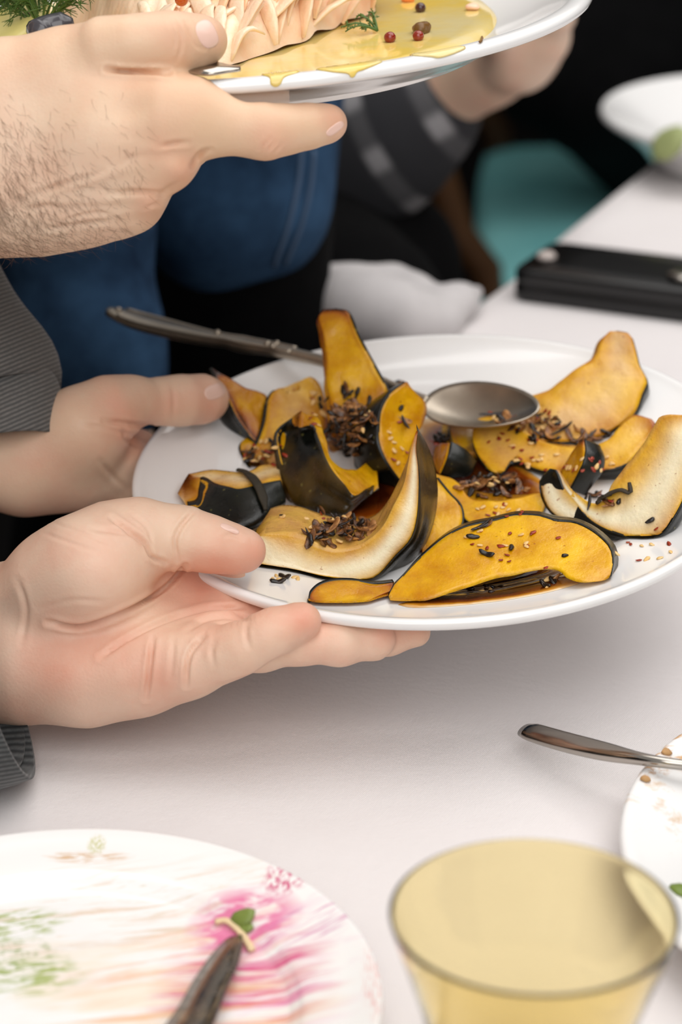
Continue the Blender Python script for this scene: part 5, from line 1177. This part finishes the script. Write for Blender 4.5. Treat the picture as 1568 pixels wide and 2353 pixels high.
def chair():
    zc = .47; root = tag(empty('dining_chair', (.35, 2.7, 0)), 'wooden chair with a teal seat beyond the table edge', 'chair')
    teal = cloth_mat('teal upholstery', srgb(104, 172, 174), srgb(128, 194, 194), 8); wood = simple('brown chair wood', srgb(84, 54, 28), .45, 0, 14, .25)
    a = [A_([.135, 2.36]), A_([.185, 2.98]), A_([.70, 2.94]), A_([.64, 2.32])]; c = sum(a) / 4
    V, F = [], []; n = 48
    loop = spline(a + [a[0]], 4 * 24 + 1)[:-1]; 
    cor = np.array([c + (p - c) * .0 for p in loop]); 
    lin = np.concatenate([np.linspace(a[i], a[(i + 1) % 4], 24, endpoint=False) for i in range(4)]); loop = lin * .8 + loop * .2
    for s_, z in ((.0, -.03), (.96, -.03), (1, -.022), (1.005, 0), (.99, .016), (.93, .027), (.6, .034), (0.02, .036)): V += [A_([*(c + (p - c) * max(s_, .001)), zc + z - .03]) for p in loop]
    k = len(loop); F = [(i * k + j, i * k + (j + 1) % k, (i + 1) * k + (j + 1) % k, (i + 1) * k + j) for i in range(7) for j in range(k)]
    obj('seat', np.array(V), F, teal, root)
    for i, p in enumerate(a):
        q = c + (p - c) * .93; topz = 1.0 if i in (0, 1) else zc - .03; lean = A_([-.10, .0]) if i in (0, 1) else A_([0, 0])
        pts = [A_([*(q + (q - c) * .06), 0]), A_([*q, zc - .03])] + ([A_([*(q + A_([-.035, 0])), zc + .05]), A_([*(q + A_([-.05, 0]) + lean * .5), .75]), A_([*(q + A_([-.05, 0]) + lean), topz])] if topz > .6 else [])
        obj('leg', *tube(spline(pts, 20), .018, .018, 10), wood, root)
    p0, p1 = a[0], a[1]
    for z, w in ((.60, .03), (.78, .03), (.95, .04)):
        off = A_([-.07 - .10 * (z - .5) * 1.6, 0]); q = [A_([*(p0 + off), z]), A_([*((p0 + p1) / 2 + off - [.02, 0]), z]), A_([*(p1 + off), z])]
        obj('back_rail', *tube(spline(q, 16), .011, w, 12, up=(0, 0, 1)), wood, root)
chair()
# crumpled napkin over the table edge
mn = cloth_mat('napkin linen', srgb(190, 186, 186), srgb(208, 204, 204), 20)
V, F = coarse([[(P(775, 668, 1.50), .011), (P(800, 700, 1.48), .017), (P(860, 712, 1.475), .019), (P(930, 735, 1.47), .018), (P(1010, 745, 1.475), .012)], [(P(765, 655, 1.50), .009), (P(830, 652, 1.505), .010), (P(900, 655, 1.51), .011), (P(955, 680, 1.50), .010), (P(1000, 715, 1.49), .010)], [(P(1010, 735, 1.475), .010), (P(1060, 690, 1.50), .008), (P(1095, 672, 1.515), .006)]], .014, .0025, .0022, 21)
tag(bigobj('napkin', V, F, mn), 'crumpled white napkin at the table edge behind the squash plate', 'napkin')
# black case
def case():
    root = tag(empty('black_case', ontable(1420, 660)), 'flat black glossy case lying on the tablecloth', 'case'); mb = simple('black gloss', srgb(10, 10, 11), .3, 0, 40, .2); mb2 = simple('black matt edge', srgb(20, 21, 22), .6)
    fl, fr, bl = ontable(1172, 690), ontable(1640, 752), ontable(1268, 622); ex = fr - fl; ey = bl - fl; c = [fl, fr, fr + ey, bl]
    def rounded(s_, z, r=.012):
        out = []; cen = sum(c) / 4
        for i in range(4):
            p, a, b = c[i], c[i - 1], c[(i + 1) % 4]; da = (a - p) / np.linalg.norm(a - p); db = (b - p) / np.linalg.norm(b - p)
            for t in np.linspace(0, 1, 7): q = p + da * r * (1 - t) ** 2 + db * r * t ** 2; out.append(cen + (q - cen) * s_ + A_([0, 0, z]))
        return out
    V = []; lv = [(.985, .0005), (1, .002), (1, .010), (.985, .011), (.985, .012), (1, .013), (1, .0185), (.98, .0205), (.5, .021), (.01, .021)]
    for s_, z in lv: V += rounded(s_, z)
    k = 28; F = [(i * k + j, i * k + (j + 1) % k, (i + 1) * k + (j + 1) % k, (i + 1) * k + j) for i in range(len(lv) - 1) for j in range(k)] + [tuple(range(k))[::-1]]
    obj('shell', np.array(V), F, [mb], root)
    p = fl + ex * .09 + ey * .42 + A_([0, 0, .0215]); obj('clasp', *lathe([(.0001, .004), (.004, .0038), (.006, .002), (.0065, 0), (.0001, -.0005)], p, (0, 0, 1), 24), simple('pale clasp', srgb(196, 184, 178), .35), root)
    a = fl + ex * .76 + ey * .18 + A_([0, 0, .0245]); b = fl + ex * 1.02 + ey * .95 + A_([0, 0, .0245])
    r2 = tag(empty('cutlery', (a + b) / 2), 'blurred bright metal handle lying on the black case', 'cutlery'); q = [a + (b - a) * t for t in np.linspace(0, 1.6, 24)]
    obj('handle', *tube(q, np.interp(np.linspace(0, 1, 24), [0, .08, .5, 1], [.006, .0105, .007, .005]), .0022, 14, up=(0, 0, 1)), MAT['steel'], r2)
case()
# far plate with something green on it
fc = ontable(1770, 372); V, F = lathe([(r * .92, z * 2.0 + .0003) for r, z in bp], fc, (0, 0, 1), 96); root = tag(empty('dinner_plate', fc), 'blurred white plate on the far table corner with pale green food', 'plate'); obj('plate_body', V, F, MAT['porcelain'], root)
FB = BVHTree.FromPolygons([tuple(v) for v in V], F); hp = hit(FB, 1545, 330)
if hp is not None: scrap('greens', 1545, 330, .016, simple('pale green leaf', srgb(170, 180, 120), .6, 0, 60, .15), 'pale green food on the blurred far plate', 'food', FB, 80, .4)
hp = hit(B_BVH, 1566, 2052)
if hp is not None: scrap('herb_scrap', 1566, 2050, .0045, simple('leaf green', srgb(110, 130, 50), .5), 'green leaf scrap on the cut-off white plate beyond the tumbler', 'food scrap', B_BVH, 81, .3)
